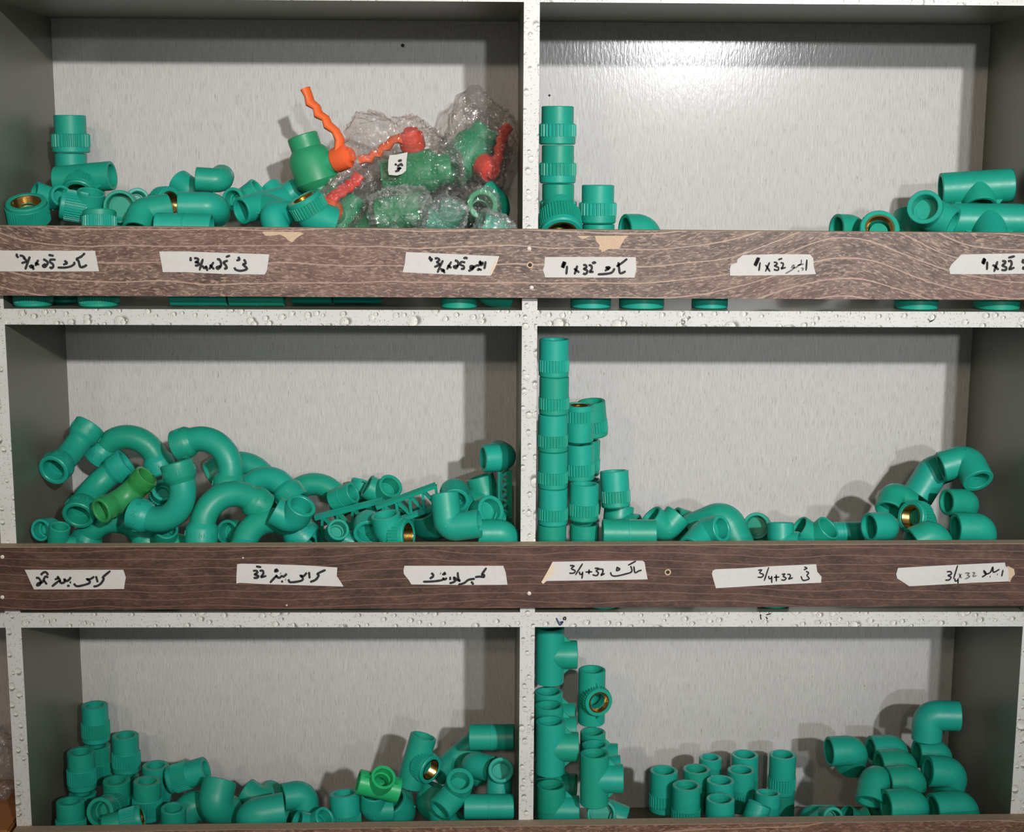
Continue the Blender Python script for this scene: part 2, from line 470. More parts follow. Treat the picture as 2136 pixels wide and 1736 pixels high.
tape('torn paper tape reading 3/4 x 25 at left end of the upper board', (0, 510, 9.709),
     [(-260,122),(1925,130),(1935,210),(1958,300),(1978,420),(2005,545),(900,550),(-260,545)],
     [[(345,185),(335,225),(352,245),(372,275)],[(395,225),(455,235),(495,275),(465,290)],[(500,285),(530,345),(430,380)],
      [(605,245),(565,350),(510,510)],[(598,420),(625,465),(672,445),(615,415)],[(655,440),(685,515)],[(775,310),(715,440)],[(705,370),(795,415)],
      [(872,298),(940,335),(965,385),(905,460),(868,430),(930,395)],[(1128,310),(1030,310),(1015,360),(1070,400),(1075,455),(1035,482),(1010,450)],
      [(980,213),(1090,232)],[(1165,468),(1300,470),(1420,450),(1500,400),(1500,350)],[(1300,325),(1355,380),(1275,410)],
      [(1720,175),(1640,250),(1550,295),(1590,340),(1610,420),(1632,460),(1700,450),(1762,412)]])
tape('ragged paper tape reading 3/4 x 25, second from left on upper board', (330, 510, 8.9),
     [(20,130),(500,130),(1000,150),(1500,165),(2060,185),(2040,330),(2020,480),(1975,560),(1200,548),(500,515),(85,515),(65,380),(40,250)],
     [[(605,235),(600,270),(608,312)],[(665,255),(735,265),(735,310),(690,330),(755,350),(735,390),(680,390)],[(830,265),(765,485)],
      [(820,390),(850,440),(890,410)],[(885,390),(915,495)],[(1030,325),(945,465)],[(955,375),(1040,465)],
      [(1090,285),(1130,275),(1165,340),(1160,410),(1110,455),(1085,425),(1160,400)],[(1255,235),(1335,205)],[(1295,300),(1215,335),(1255,390),(1270,440),(1220,450)],
      [(1480,230),(1510,280),(1450,300)],[(1590,275),(1625,350),(1575,375),(1650,450),(1540,490),(1440,470),(1415,425)]])
tape('slanted paper tape reading 3/4 x 25 left of divider on upper board', (830, 510, 9.709),
     [(165,155),(700,175),(1300,205),(2055,240),(2000,400),(1885,635),(1200,615),(500,585),(95,565),(140,380)],
     [[(660,240),(640,290),(690,300),(655,345)],[(745,290),(800,280),(840,320),(790,360),(845,405),(735,460)],[(915,320),(860,430),(800,575)],
      [(870,480),(900,540),(950,510)],[(900,490),(950,585)],[(1085,345),(990,510)],[(1005,420),(1085,480)],[(1150,325),(1200,340),(1225,400),(1180,480),(1130,450),(1230,425)],
      [(1330,292),(1365,268),(1410,292)],[(1365,368),(1285,355),(1265,410),(1330,440),(1335,490),(1275,495)],
      [(1425,540),(1510,500),(1530,450),(1475,440),(1480,490),(1590,430),(1650,420),(1660,340),(1690,420),(1720,370),(1650,390)],
      [(1640,500),(1700,520)],[(1610,532),(1650,480)],[(1778,340),(1750,500)]], fold=[(2055,240),(2000,400),(1885,635),(1870,560),(1930,420)])
tape('straight paper tape reading 1 x 32 right of divider on upper board', (1120, 520, 9.709),
     [(160,160),(700,155),(2000,160),(2015,400),(1975,575),(1000,575),(170,570),(120,420),(150,330)],
     [[(545,245),(500,370)],[(582,258),(535,385)],[(560,250),(518,378)],[(612,335),(595,515)],[(820,330),(760,515)],[(750,390),(860,475)],
      [(935,320),(990,325),(1000,370),(950,400),(1015,430),(1010,480),(970,505),(935,485)],[(1045,325),(1100,335),(1110,400),(1070,460),(1150,455)],[(1120,295),(1160,265),(1190,292)],
      [(1230,510),(1400,500),(1520,470),(1575,385)],[(1375,440),(1480,370),(1400,370),(1470,410)],[(1828,193),(1720,280),(1610,350)],[(1650,260),(1665,400),(1690,490),(1800,445)]])
tape('notched paper tape reading 1 x 32 above arched grain of upper board', (1510, 520, 10.68),
     [(425,130),(1100,112),(1920,115),(1990,200),(2005,400),(2050,555),(1500,575),(700,585),(140,590),(130,450),(160,340),(290,300),(300,230)],
     [[(755,180),(670,360)],[(800,190),(710,385)],[(778,185),(690,370)],[(808,290),(780,485)],[(1020,290),(925,500)],[(930,350),(1030,500)],
      [(1110,290),(1170,300),(1180,340),(1130,370),(1215,410),(1200,470),(1110,450)],[(1260,300),(1320,320),(1310,390),(1280,435),(1380,405)],[(1210,235),(1300,205)],
      [(1850,230),(1830,480)]], .001,
     [[(1370,545),(1500,470),(1560,420),(1555,350),(1510,410),(1600,410),(1680,350),(1720,320),(1725,230)],[(1640,360),(1780,330)],[(1720,420),(1770,430),(1740,480)],[(1670,470),(1655,510)]])
tape('paper tape reading 1 x 32 running out at the right end of the upper board', (1966, 515, 12.565),
     [(490,205),(1000,190),(2500,165),(2500,700),(1200,720),(200,715),(175,570),(230,470)],
     [[(1090,290),(1040,440)],[(1132,320),(1075,465)],[(1110,300),(1058,452)],[(1175,385),(1165,610)],[(1445,375),(1350,660)],[(1310,475),(1390,520),(1470,605)],
      [(1560,375),(1640,380),(1640,430),(1570,490),(1670,540),(1650,610),(1540,605)],[(1715,385),(1790,370),(1810,470),(1750,590),(1890,540)],[(1720,290),(1900,245)],
      [(2130,320),(2095,395),(2160,420)],[(2140,520),(2110,570),(2190,590)]])
tape('slant cut paper tape reading 25 at the left end of the lower board', (45, 1175, 9.287),
     [(60,130),(700,130),(1970,130),(2020,280),(1995,400),(1985,500),(1200,510),(240,508),(195,420),(120,250)],
     [[(375,235),(410,190),(470,175),(515,235)],[(275,290),(330,290),(370,360),(350,420),(300,435),(320,390),(400,370),(460,260),(515,285)],[(430,330),(490,415)],
      [(585,455),(700,360),(740,330),(690,250)],[(640,320),(720,290)],[(740,330),(760,385),(830,370),(830,310),(870,350),(930,310),(950,265)],[(930,375),(960,375)],[(880,440),(932,440)],
      [(1010,395),(1060,445),(1150,440),(1310,390),(1310,340),(1260,310),(1330,310),(1410,260)],[(1440,250),(1475,375)],[(1720,150),(1580,270),(1590,310),(1540,390),(1470,440),(1390,455)]])
tape('fishtail paper tape reading 32 left of centre on the lower board', (485, 1165, 8.9),
     [(85,110),(160,100),(700,110),(1300,130),(1945,170),(1935,330),(1990,410),(2060,525),(1300,500),(600,480),(130,455),(70,470),(75,300)],
     [[(435,150),(535,165)],[(380,235),(440,230),(460,270),(410,300),(480,330),(450,365),(390,360)],[(500,235),(560,230),(570,290),(530,350),(630,325)],
      [(695,455),(790,350),(830,310)],[(800,195),(840,230),(790,245),(805,200)],[(800,330),(870,365),(910,330),(950,340),(1010,285)],[(895,280)],[(900,430),(940,432)],[(985,395)],
      [(1040,385),(1060,440),(1160,440),(1290,410),(1300,360),(1260,320),(1320,330),(1380,265)],[(1420,250),(1432,375)],[(1730,215),(1580,285),(1600,320),(1540,400),(1440,440)]])
tape('paper tape with words and no number, left of divider on lower board', (830, 1165, 8.9),
     [(120,140),(700,140),(1955,140),(2000,260),(2035,490),(1200,495),(250,485),(200,400),(110,290),(105,220)],
     [[(465,435),(640,430),(820,405),(840,370),(870,395),(910,360)],[(620,270),(660,325),(590,380)],[(790,280)],[(850,260),(880,290),(820,300)],[(970,340),(970,405)],
      [(955,465),(1040,440),(1080,390),(1040,355),(1050,410)],[(1110,255),(1120,370),(1150,420),(1090,395)],[(1120,490),(1230,460),(1310,400),(1430,380)],
      [(1430,350),(1520,340),(1590,350),(1600,310),(1560,300),(1645,175)],[(1360,430),(1405,490)]])
tape('paper tape with a folded left corner reading 3/4 + 32 on the lower board', (1120, 1160, 8.9),
     [(290,110),(1000,95),(1960,90),(2000,120),(2020,250),(2055,435),(1200,450),(180,465),(115,520),(80,490),(190,300)],
     [[(610,180),(690,185),(640,235),(710,275),(680,320),(600,320)],[(850,140),(715,355)],[(790,290),(800,340),(850,330)],[(850,290),(835,425)],[(900,300),(1030,295)],[(970,250),(965,340)],
      [(1070,230),(1150,235),(1100,280),(1140,310),(1110,365),(1030,350)],[(1150,250),(1220,250),(1220,310),(1190,360),(1260,325)],[(1475,210),(1540,245),(1480,275),(1490,220)],
      [(1365,300),(1390,360),(1470,375),(1650,335),(1760,290),(1740,185)],[(1690,175),(1840,95)],[(1800,190),(1820,310),(1890,280),(1945,265)]], .00095,
     fold=[(290,110),(330,210),(320,300),(180,460),(115,520),(80,490),(190,300)])
tape('rising paper tape reading 3/4 + 32 right of centre on the lower board', (1480, 1165, 8.9),
     [(110,205),(600,185),(1200,145),(1980,110),(2000,250),(2080,340),(2070,455),(2000,455),(1200,490),(120,555),(80,420),(45,290),(60,230)],
     [[(900,225),(970,215),(930,270),(1000,300),(970,350),(890,350)],[(1100,165),(1015,420)],[(1100,325),(1110,380),(1160,360)],[(1155,325),(1155,460)],[(1195,355),(1300,345)],[(1240,300),(1240,430)],
      [(1340,300),(1400,290),(1370,335),(1420,365),(1390,405),(1330,400)],[(1440,300),(1490,300),(1500,340),(1470,385),(1550,360)],[(1760,160),(1810,185),(1750,215)],
      [(1790,240),(1840,270),(1810,320),(1850,380),(1740,410),(1700,330)]], .00085)
tape('paper tape reading 3/4 x 32 at the right end of the lower board', (1860, 1165, 7.911),
     [(105,160),(700,125),(1870,70),(1880,130),(1925,190),(1935,380),(1300,405),(400,455),(290,460),(200,400),(90,330),(75,260)],
     [[(910,225),(970,220),(985,260),(930,285),(980,310),(950,355),(885,360)],[(1090,115),(1020,340)],[(1045,330),(1050,375),(1095,365)],[(1095,330),(1095,420)],
      [(1490,310),(1560,260),(1520,200),(1550,260),(1630,230),(1670,140),(1680,230),(1780,180)],[(1625,300)],[(1745,265)],[(1838,190),(1815,300)]], .0009,
     [[(1110,250),(1150,330)],[(1150,255),(1110,330)],[(1210,245),(1280,245),(1250,280),(1290,300),(1210,345)],[(1330,240),(1370,240),(1340,300),(1400,285)]])
# pen marks on the white edges
mk = [c for c in unit.children if c.name.startswith('shelf')]
E6 = -.0005
pen(unit, (980, 1240, 8.215), [[(1482,405),(1510,470),(1545,527),(1595,470),(1545,490)]], .0009, E6, BLUE_INK, 'pen_mark')
pen(unit, (980, 1240, 8.215), [[(1610,400),(1640,395),(1640,430),(1605,430),(1612,398)]], .0008, E6, SOCKET_INK, 'pen_mark')
pen(unit, (1560, 1270, 26.7), [[(700,310),(715,480),(745,610)],[(1020,345),(1300,280)],[(1010,450),(1095,590)],[(1205,405)]], .0007, E6, SOCKET_INK, 'pen_mark')
pen(unit, (1416, 460, 2.967), [[(22,608),(18,622),(36,622),(32,640),(14,640)],[(58,596),(72,600),(60,610)]], .0006, E6, GREY_INK, 'pen_mark')
pen(unit, (1416, 460, 2.967), [[(1540,608),(1560,624),(1585,610)],[(1550,630),(1572,618)]], .0006, E6, GREY_INK, 'pen_mark')

# ------------------------------------------------------------------ pipe fittings
MM = .001
CACHE = {}
X0, Y0, Z0 = Vector((1,0,0)), Vector((0,1,0)), Vector((0,0,1))

def ribbed(Rc, z0, z1, R, teeth, seg_r=.5, flip=False):
    """knurled sleeve: raised ribs between two plain lips"""
    mb = MB(); seg = teeth * 4; dp = 1.5 * MM
    rib = lambda i: Rc if (i % 4) in (0, 1) else Rc - dp
    c = .9 * MM
    prof = [(R * .9, z0), (Rc - c, z0), (Rc - dp * .6, z0 + c)]
    st = [(Vector((0,0,z)), X0, Y0, r) for r, z in prof]
    st += [(Vector((0,0,z0 + c)), X0, Y0, rib), (Vector((0,0,z1 - c)), X0, Y0, rib)]
    st += [(Vector((0,0,z1 - c)), X0, Y0, Rc - dp * .6), (Vector((0,0,z1)), X0, Y0, Rc - 1.6 * MM), (Vector((0,0,z1)), X0, Y0, R * .9)]
    return mb.rings(st, seg, closed=True)

def hole_in(R, rin, zrim, dirn, deep, wall=.8*MM):
    """stations from the outer edge over the rim down into a stepped socket (list of r, z)"""
    s = dirn
    return [(R, zrim - s * wall), (R - wall, zrim), (rin + wall, zrim), (rin, zrim - s * wall),
            (rin * .97, zrim - s * deep), (rin * .80, zrim - s * deep), (rin * .79, zrim - s * deep * 1.7)]

def gen_socket(R=16.8, Rc=17.8, h1=22, h2=15, h3=5, rin=12.6, teeth=30):
    """straight threaded socket, plain pipe end up, knurled threaded end down"""
    R, Rc, h1, h2, h3, rin = [v * MM for v in (R, Rc, h1, h2, h3, rin)]
    H = h1 + h2 + h3; o = -H / 2
    prof = [(.0002, o + H - h1 * 1.35)] + [(r, z) for r, z in reversed(hole_in(R, rin, o + H, 1, h1 * .75))] + \
           [(R, o + h2 + h3 - .001), (R * .93, o + h2 + h3 - .002), (R * .93, o + h2 + h3 - .004), (.0002, o + h2 + h3 - .004)]
    parts = [('body', MB().lathe(prof, 36), None)]
    parts.append(('knurled_collar', ribbed(Rc, o + h3, o + h3 + h2, R, teeth), None))
    ri = Rc * .72
    ring = [(Rc * .97, o + h3 + .0005), (Rc * .97, o + .0016), (Rc * .90, o), (ri + .0004, o), (ri, o + .0006), (ri, o + h3 + .0005)]
    parts.append(('base_ring', MB().lathe(ring, 36, closed=True), None))
    pr = [(ri, o + .0007), (ri, o + .0012)]
    th = []
    z = o + .001
    while z < o + (h2 + h3) * .8:
        th += [(ri * .84, z), (ri * .78, z + .0009)]; z += .0018
    ins = [(ri * .999, o + .0009), (ri * .86, o + .0009)] + th + [(ri * .78, z), (ri * .999, z)]
    parts.append(('brass_insert', MB().lathe(ins, 32, closed=True), BRASS))
    return parts

def elbow_st(R, L1, L2, ang, rin, deep):
    """ring stations of a bent body; legs along +Z and, at the given angle from it, towards +X"""
    d1 = Z0.copy(); d2 = Vector((math.sin(ang), 0, math.cos(ang)))
    n = Y0.copy()
    rb = R * .62
    turn = math.pi - ang                       # how far the path turns
    tl = rb * math.tan(turn / 2)
    st = []
    def ring(c, tang, r): st.append((c, n.cross(tang).normalized(), n, r))
    def mouth(d, L, sgn):
        w = .8 * MM
        seq = [(R, L - w), (R - w, L), (rin + w, L), (rin, L - w), (rin * .97, L - deep), (rin * .8, L - deep), (rin * .79, R * .62), (.0003, R * .62)]
        return seq
    for r, l in reversed(mouth(d1, L1, 1)): ring(d1 * l, -d1, r)
    # arc from leg one to leg two
    p1 = d1 * tl
    bis = (d1 + d2).normalized(); c = bis * (rb / math.cos(turn / 2)) if True else None
    N = 12
    for k in range(N + 1):
        a = turn * k / N
        # start direction from centre to p1
        e0 = (p1 - c).normalized(); tg0 = -d1
        pos = c + (e0 * math.cos(a) + tg0 * math.sin(a)) * rb
        tg = (tg0 * math.cos(a) - e0 * math.sin(a))
        ring(pos, tg, R)
    for r, l in mouth(d2, L2, 1): ring(d2 * l, d2, r)
    return st

def gen_elbow(R=17, L1=29, L2=29, ang=90, rin=12.6, thread=False, Rc=20.5, hc=17, teeth=34):
    """ninety degree elbow; with a thread the +X leg ends in a knurled collar round a brass insert"""
    a = math.radians(ang)
    R, L1, L2, rin, Rc, hc = [v * MM for v in (R, L1, L2, rin, Rc, hc)]
    Lb = max(L2 - hc * .8, R * .78) if thread else L2
    parts = [('bend_body', MB().rings(elbow_st(R, L1, Lb, a, rin, min(R, L1 * .6)), 36), None)]
    d2 = Vector((math.sin(a), 0, math.cos(a)))
    if thread:
        M = Matrix.Translation(d2 * L2) @ d2.to_track_quat('Z', 'Y').to_matrix().to_4x4()
        c = MB(); rb = ribbed(Rc, -hc, .0, R, teeth)
        c.add(rb.v, rb.f, M); parts.append(('knurled_collar', c, None))
        ri = Rc * .70
        lip = MB().lathe([(Rc * .95, -.0008), (Rc * .95, .003), (Rc * .90, .0042), (ri + .0006, .0042), (ri, .0034), (ri, -.0008)], 36, closed=True, M=M)
        parts.append(('end_ring', lip, None))
        th = []; z = .0032
        while z > -hc * .8:
            th += [(ri * .86, z), (ri * .80, z - .0009)]; z -= .0018
        ins = [(ri * .999, .0036), (ri * .88, .0036)] + th + [(ri * .80, z), (ri * .999, z)]
        parts.append(('brass_insert', MB().lathe(ins, 32, True, M=M), BRASS))
    # moulding line round the outside of the bend and the sprue nub
    nub = Matrix.Translation(Vector((-math.cos(a/2), 0, -math.sin(a/2))) * 0 + Vector((0, -R, 0))) @ Matrix.Rotation(math.pi/2, 4, 'X')
    parts.append(('sprue_mark', MB().lathe([(.0001, .0005), (.0012, .0003), (.0014, -.0012), (.0001, -.0012)], 10, M=nub), None))
    return parts

def gen_tee(R=17, L=62, B=31, rin=12.6, thread=False, Rc=20.5, hc=17, teeth=34):
    """tee: barrel along Z, branch towards +X"""
    R, L, B, rin, Rc, hc = [v * MM for v in (R, L, B, rin, Rc, hc)]
    w = .8 * MM; h = L / 2; dp = L * .27
    n = 20
    prof = [(R, -h + w + (2 * h - 2 * w) * k / n) for k in range(n + 1)] + [(R - w, h), (rin + w, h), (rin, h - w), (rin * .97, h - dp)]
    prof += [(rin * .8, h - dp - (2 * h - 2 * dp) * k / n) for k in range(n + 1)] + [(rin * .97, -h + dp), (rin, -h + w), (rin + w, -h), (R - w, -h)]
    br = MB().lathe(prof, 36, closed=True)
    def mid(f): return sum((Vector(br.v[i]) for i in f), Vector()) / len(f)
    br.f = [f for f in br.f if not (mid(f).x > 0 and math.hypot(mid(f).y, mid(f).z) < rin * .8 + .001)]     # way through to the branch
    parts = [('barrel', br, None)]
    M = Matrix.Rotation(math.pi / 2, 4, 'Y')
    Bt = B
    if thread: B = max(B - hc * .8, R * 1.02)
    bp = [(R * .98, R * .22), (R, R * .6), (R, B - w), (R - w, B), (rin + w, B), (rin, B - w), (rin * .97, max(B - dp * .9, R * .95)), (rin * .8, max(B - dp * .9, R * .95)), (rin * .8, R * .30)]
    tube = MB().lathe(bp, 36, M=M); tube.f = [f for f in tube.f if len(f) == 4]
    parts.append(('branch', tube, None))
    # web between barrel and branch
    for s in (-1, 1):
        web = MB().add([(R * .55, -.0011, s * R * .8), (R * .55, .0011, s * R * .8), (R * .98, -.0011, s * R * 1.42), (R * .98, .0011, s * R * 1.42), (R * 1.45, -.0011, s * R * .98), (R * 1.45, .0011, s * R * .98)],
                       [(0, 2, 4), (1, 5, 3), (2, 3, 5, 4), (0, 1, 3, 2), (0, 4, 5, 1)])
        parts.append(('web', web, None))
    if thread:
        MT = Matrix.Translation((Bt, 0, 0)) @ M
        c = MB(); rb = ribbed(Rc, -hc, .0, R, teeth); c.add(rb.v, rb.f, MT)
        parts.append(('knurled_collar', c, None))
        ri = Rc * .70
        parts.append(('end_ring', MB().lathe([(Rc * .95, -.0008), (Rc * .95, .003), (Rc * .9, .0042), (ri + .0006, .0042), (ri, .0034), (ri, -.0008)], 36, closed=True, M=MT), None))
        th = []; z = .0032
        while z > -hc * .8:
            th += [(ri * .86, z), (ri * .80, z - .0009)]; z -= .0018
        ins = [(ri * .999, .0036), (ri * .88, .0036)] + th + [(ri * .80, z), (ri * .999, z)]
        parts.append(('brass_insert', MB().lathe(ins, 32, True, M=MT), BRASS))
    return parts

def gen_coupling(R=17, L=60, rin=12.6):
    """plain straight coupling along Z with a middle stop line"""
    R, L, rin = [v * MM for v in (R, L, rin)]
    w = .8 * MM; h = L / 2; dp = L * .42
    prof = [(R, -h + w), (R, h - w), (R - w, h), (rin + w, h), (rin, h - w), (rin * .97, h - dp), (rin * .82, h - dp),
            (rin * .82, -h + dp), (rin * .97, -h + dp), (rin, -h + w), (rin + w, -h), (R - w, -h)]
    return [('body', MB().lathe(prof, 36, closed=True), None),
            ('stop_ring', MB().lathe([(R * .99, -.001), (R + .0004, -.0007), (R + .0004, .0007), (R * .99, .001)], 36, closed=True), None)]

def gen_reducer(R=21, R2=16, L=52, rin=12):
    """reducing socket: a wide end, a shoulder and a narrow end along Z"""
    R, R2, L, rin = [v * MM for v in (R, R2, L, rin)]
    w = .8 * MM; h = L / 2; rb = R * .76
    wide = [(.0003, -h + L * .4), (rb * .95, -h + L * .4), (rb, -h + w), (rb + w, -h), (R - w, -h), (R, -h + w), (R, 0), (R - .0015, .002), (R2 * .9, .004), (.0003, .004)]
    nar = [(R2 * .95, .0), (R2, .004), (R2, h - w), (R2 - w, h), (rin + w, h), (rin, h - w), (rin * .97, h - L * .3), (rin * .8, h - L * .3), (.0003, h - L * .34)]
    return [('wide_end', MB().lathe(wide, 36), None), ('narrow_end', MB().lathe(nar, 36), None)]

def gen_bend(R=14.5, rad=36, half=62, Rc=17.5, lc=21, rin=12.4):
    """crossover bend: an arched pipe with a thick socket at either end"""
    R, rad, Rc, lc, rin = [v * MM for v in (R, rad, Rc, lc, rin)]
    h = math.radians(half)
    st = []
    N = 22
    for k in range(N + 1):
        t = -h + 2 * h * k / N
        c = Vector((math.sin(t), 0, math.cos(t))) * rad
        tg = Vector((math.cos(t), 0, -math.sin(t)))
        st.append((c, Y0.cross(tg), Y0, R))
    parts = [('arched_pipe', MB().rings(st, 32), None)]
    w = 1.0 * MM
    for s in (-1, 1):
        t = s * h
        c = Vector((math.sin(t), 0, math.cos(t))) * rad
        tg = Vector((math.cos(t), 0, -math.sin(t))) * s
        M = Matrix.Translation(c) @ tg.to_track_quat('Z', 'Y').to_matrix().to_4x4()
        pr = [(R * .9, -.003), (R, -.0025), (Rc - w, .002), (Rc, .0035), (Rc, lc - w), (Rc - w, lc), (rin + w, lc), (rin, lc - w), (rin * .97, lc * .25), (rin * .82, lc * .25), (rin * .8, 0), (.0003, 0)]
        cap = MB().lathe(pr, 36, M=M)
        parts.append(('socket_collar', cap, None))
        marks = MB()
        for j in range(8):                        # raised size marks round the collar
            a0 = j * math.pi / 4 + .2
            for q in range(3):
                a = a0 + q * .13
                z0_ = lc * (.36 + .07 * (q % 2)); z1_ = z0_ + lc * (.28 if q != 1 else .16)
                u = Vector((math.cos(a), math.sin(a), 0)); tv = Vector((-math.sin(a), math.cos(a), 0))
                ww = .0007
                vs = [u * (Rc - .0004) - tv * ww + Z0 * z0_, u * (Rc - .0004) + tv * ww + Z0 * z0_, u * (Rc - .0004) + tv * ww + Z0 * z1_, u * (Rc - .0004) - tv * ww + Z0 * z1_]
                vs += [v + u * .001 for v in vs]
                marks.add(vs, [(4,5,6,7),(0,1,5,4),(1,2,6,5),(2,3,7,6),(3,0,4,7)], M)
        parts.append(('raised_lettering', marks, None))
    return parts

def gen_valve(R=24, Rn=17, Lb=46, Ln=16, lever=True, ls=1.0):
    """ball valve: fat body between two necks along Z, stem towards +X, lever rising along +Z"""
    R, Rn, Lb, Ln = [v * MM for v in (R, Rn, Lb, Ln)]
    h = Lb / 2; H = h + Ln; rin = Rn * .74; w = .001
    prof = [(rin * .8, -H * .4), (rin * .97, -H * .5), (rin, -H + w), (rin + w, -H), (Rn - w, -H), (Rn, -H + w), (Rn, -h - .001), (R - .004, -h + .002), (R, -h + .007),
            (R, h - .009), (R - .004, h - .002), (Rn, h + .002), (Rn, H - w), (Rn - w, H), (rin + w, H), (rin, H - w), (rin * .97, H * .5), (rin * .8, H * .4)]
    parts = [('valve_body', MB().lathe(prof, 40, closed=True), VGREEN)]
    M = Matrix.Rotation(math.pi / 2, 4, 'Y')
    parts.append(('stem_neck', MB().lathe([(.0002, R * .6), (.0125, R * .6), (.0125, R + .003), (.0115, R + .005), (.0002, R + .005)], 28, M=M), VGREEN))
    if lever:
        hub = [(.0002, R + .004), (.0135, R + .004), (.0145, R + .006), (.0135, R + .021), (.0085, R + .023), (.008, R + .027), (.0002, R + .027)]
        parts.append(('lever_hub', MB().lathe(hub, 28, M=M), ORANGE))
        # wavy finger lever
        path = [(R + .013, .009), (R + .018, .020), (R + .017, .030), (R + .010, .039), (R + .010, .047), (R + .003, .054), (R + .004, .062), (R - .002, .069), (R - .001, .077), (R - .002, .086)]
        mb = MB(); n = 8; st = []
        P = [Vector((R + (a - R), 0, b * ls)) for a, b in path]
        for i, p in enumerate(P):
            tg = (P[min(i+1, len(P)-1)] - P[max(i-1, 0)]).normalized()
            u = Y0.cross(tg).normalized()
            wd = .0078 if i else .010
            tk = .0042 + .0012 * (i % 2)
            st.append((p, u * tk, Y0 * wd, 1.0))
        parts.append(('lever', mb.rings(st, 14), ORANGE))
    return parts

def gen_bracket(L=150, R=15.5, wide=21, leg=26):
    """mixer bracket: two elbows joined by a flat openwork bar along Z; the mouths face -Y"""
    L, R, wide, leg = [v * MM for v in (L, R, wide, leg)]
    parts = []
    hw = wide / 2
    for s in (-1, 1):
        parts.append(('bar_rail', MB().box(s * hw - .0022, s * hw + .0022, -.0035, .0035, -L * .5 + R, L * .5 - R), None))
    n = 9
    for k in range(n):
        z0 = -L * .5 + R + (L - 2 * R) * k / n; z1 = z0 + (L - 2 * R) / n
        sgn = 1 if k % 2 else -1
        a, b = Vector((-hw * sgn, 0, z0)), Vector((hw * sgn, 0, z1))
        d = (b - a).normalized(); p = d.cross(Y0) * .0016
        vs = [a + p - Y0 * .0026, a - p - Y0 * .0026, b - p - Y0 * .0026, b + p - Y0 * .0026]
        vs += [v + Y0 * .0052 for v in vs]
        parts.append(('lattice_strut', MB().add(vs, [(0,1,2,3),(4,7,6,5),(0,4,5,1),(1,5,6,2),(2,6,7,3),(3,7,4,0)]), None))
    for s in (-1, 1):
        st = elbow_st(R, leg, leg, math.pi / 2, R * .74, R)
        # leg one towards -Y, leg two sideways
        M = Matrix.Translation((0, 0, s * L * .5)) @ Matrix(((1, 0, 0, 0), (0, 0, -1, 0), (0, 1, 0, 0), (0, 0, 0, 1)))
        parts.append(('elbow_end', MB().rings(st, 32, M=M), None))
    return parts

GEN = dict(socket=gen_socket, elbow=gen_elbow, tee=gen_tee, coupling=gen_coupling, reducer=gen_reducer, bend=gen_bend, valve=gen_valve, bracket=gen_bracket)
NAME = dict(socket='threaded_socket', elbow='pipe_elbow', tee='pipe_tee', coupling='pipe_coupling', reducer='reducing_socket', bend='crossover_bend', valve='ball_valve', bracket='mixer_bracket')
CAT = dict(socket='pipe socket', elbow='pipe elbow', tee='pipe tee', coupling='pipe coupling', reducer='pipe reducer', bend='pipe bend', valve='ball valve', bracket='pipe bracket')
GROUP = ''
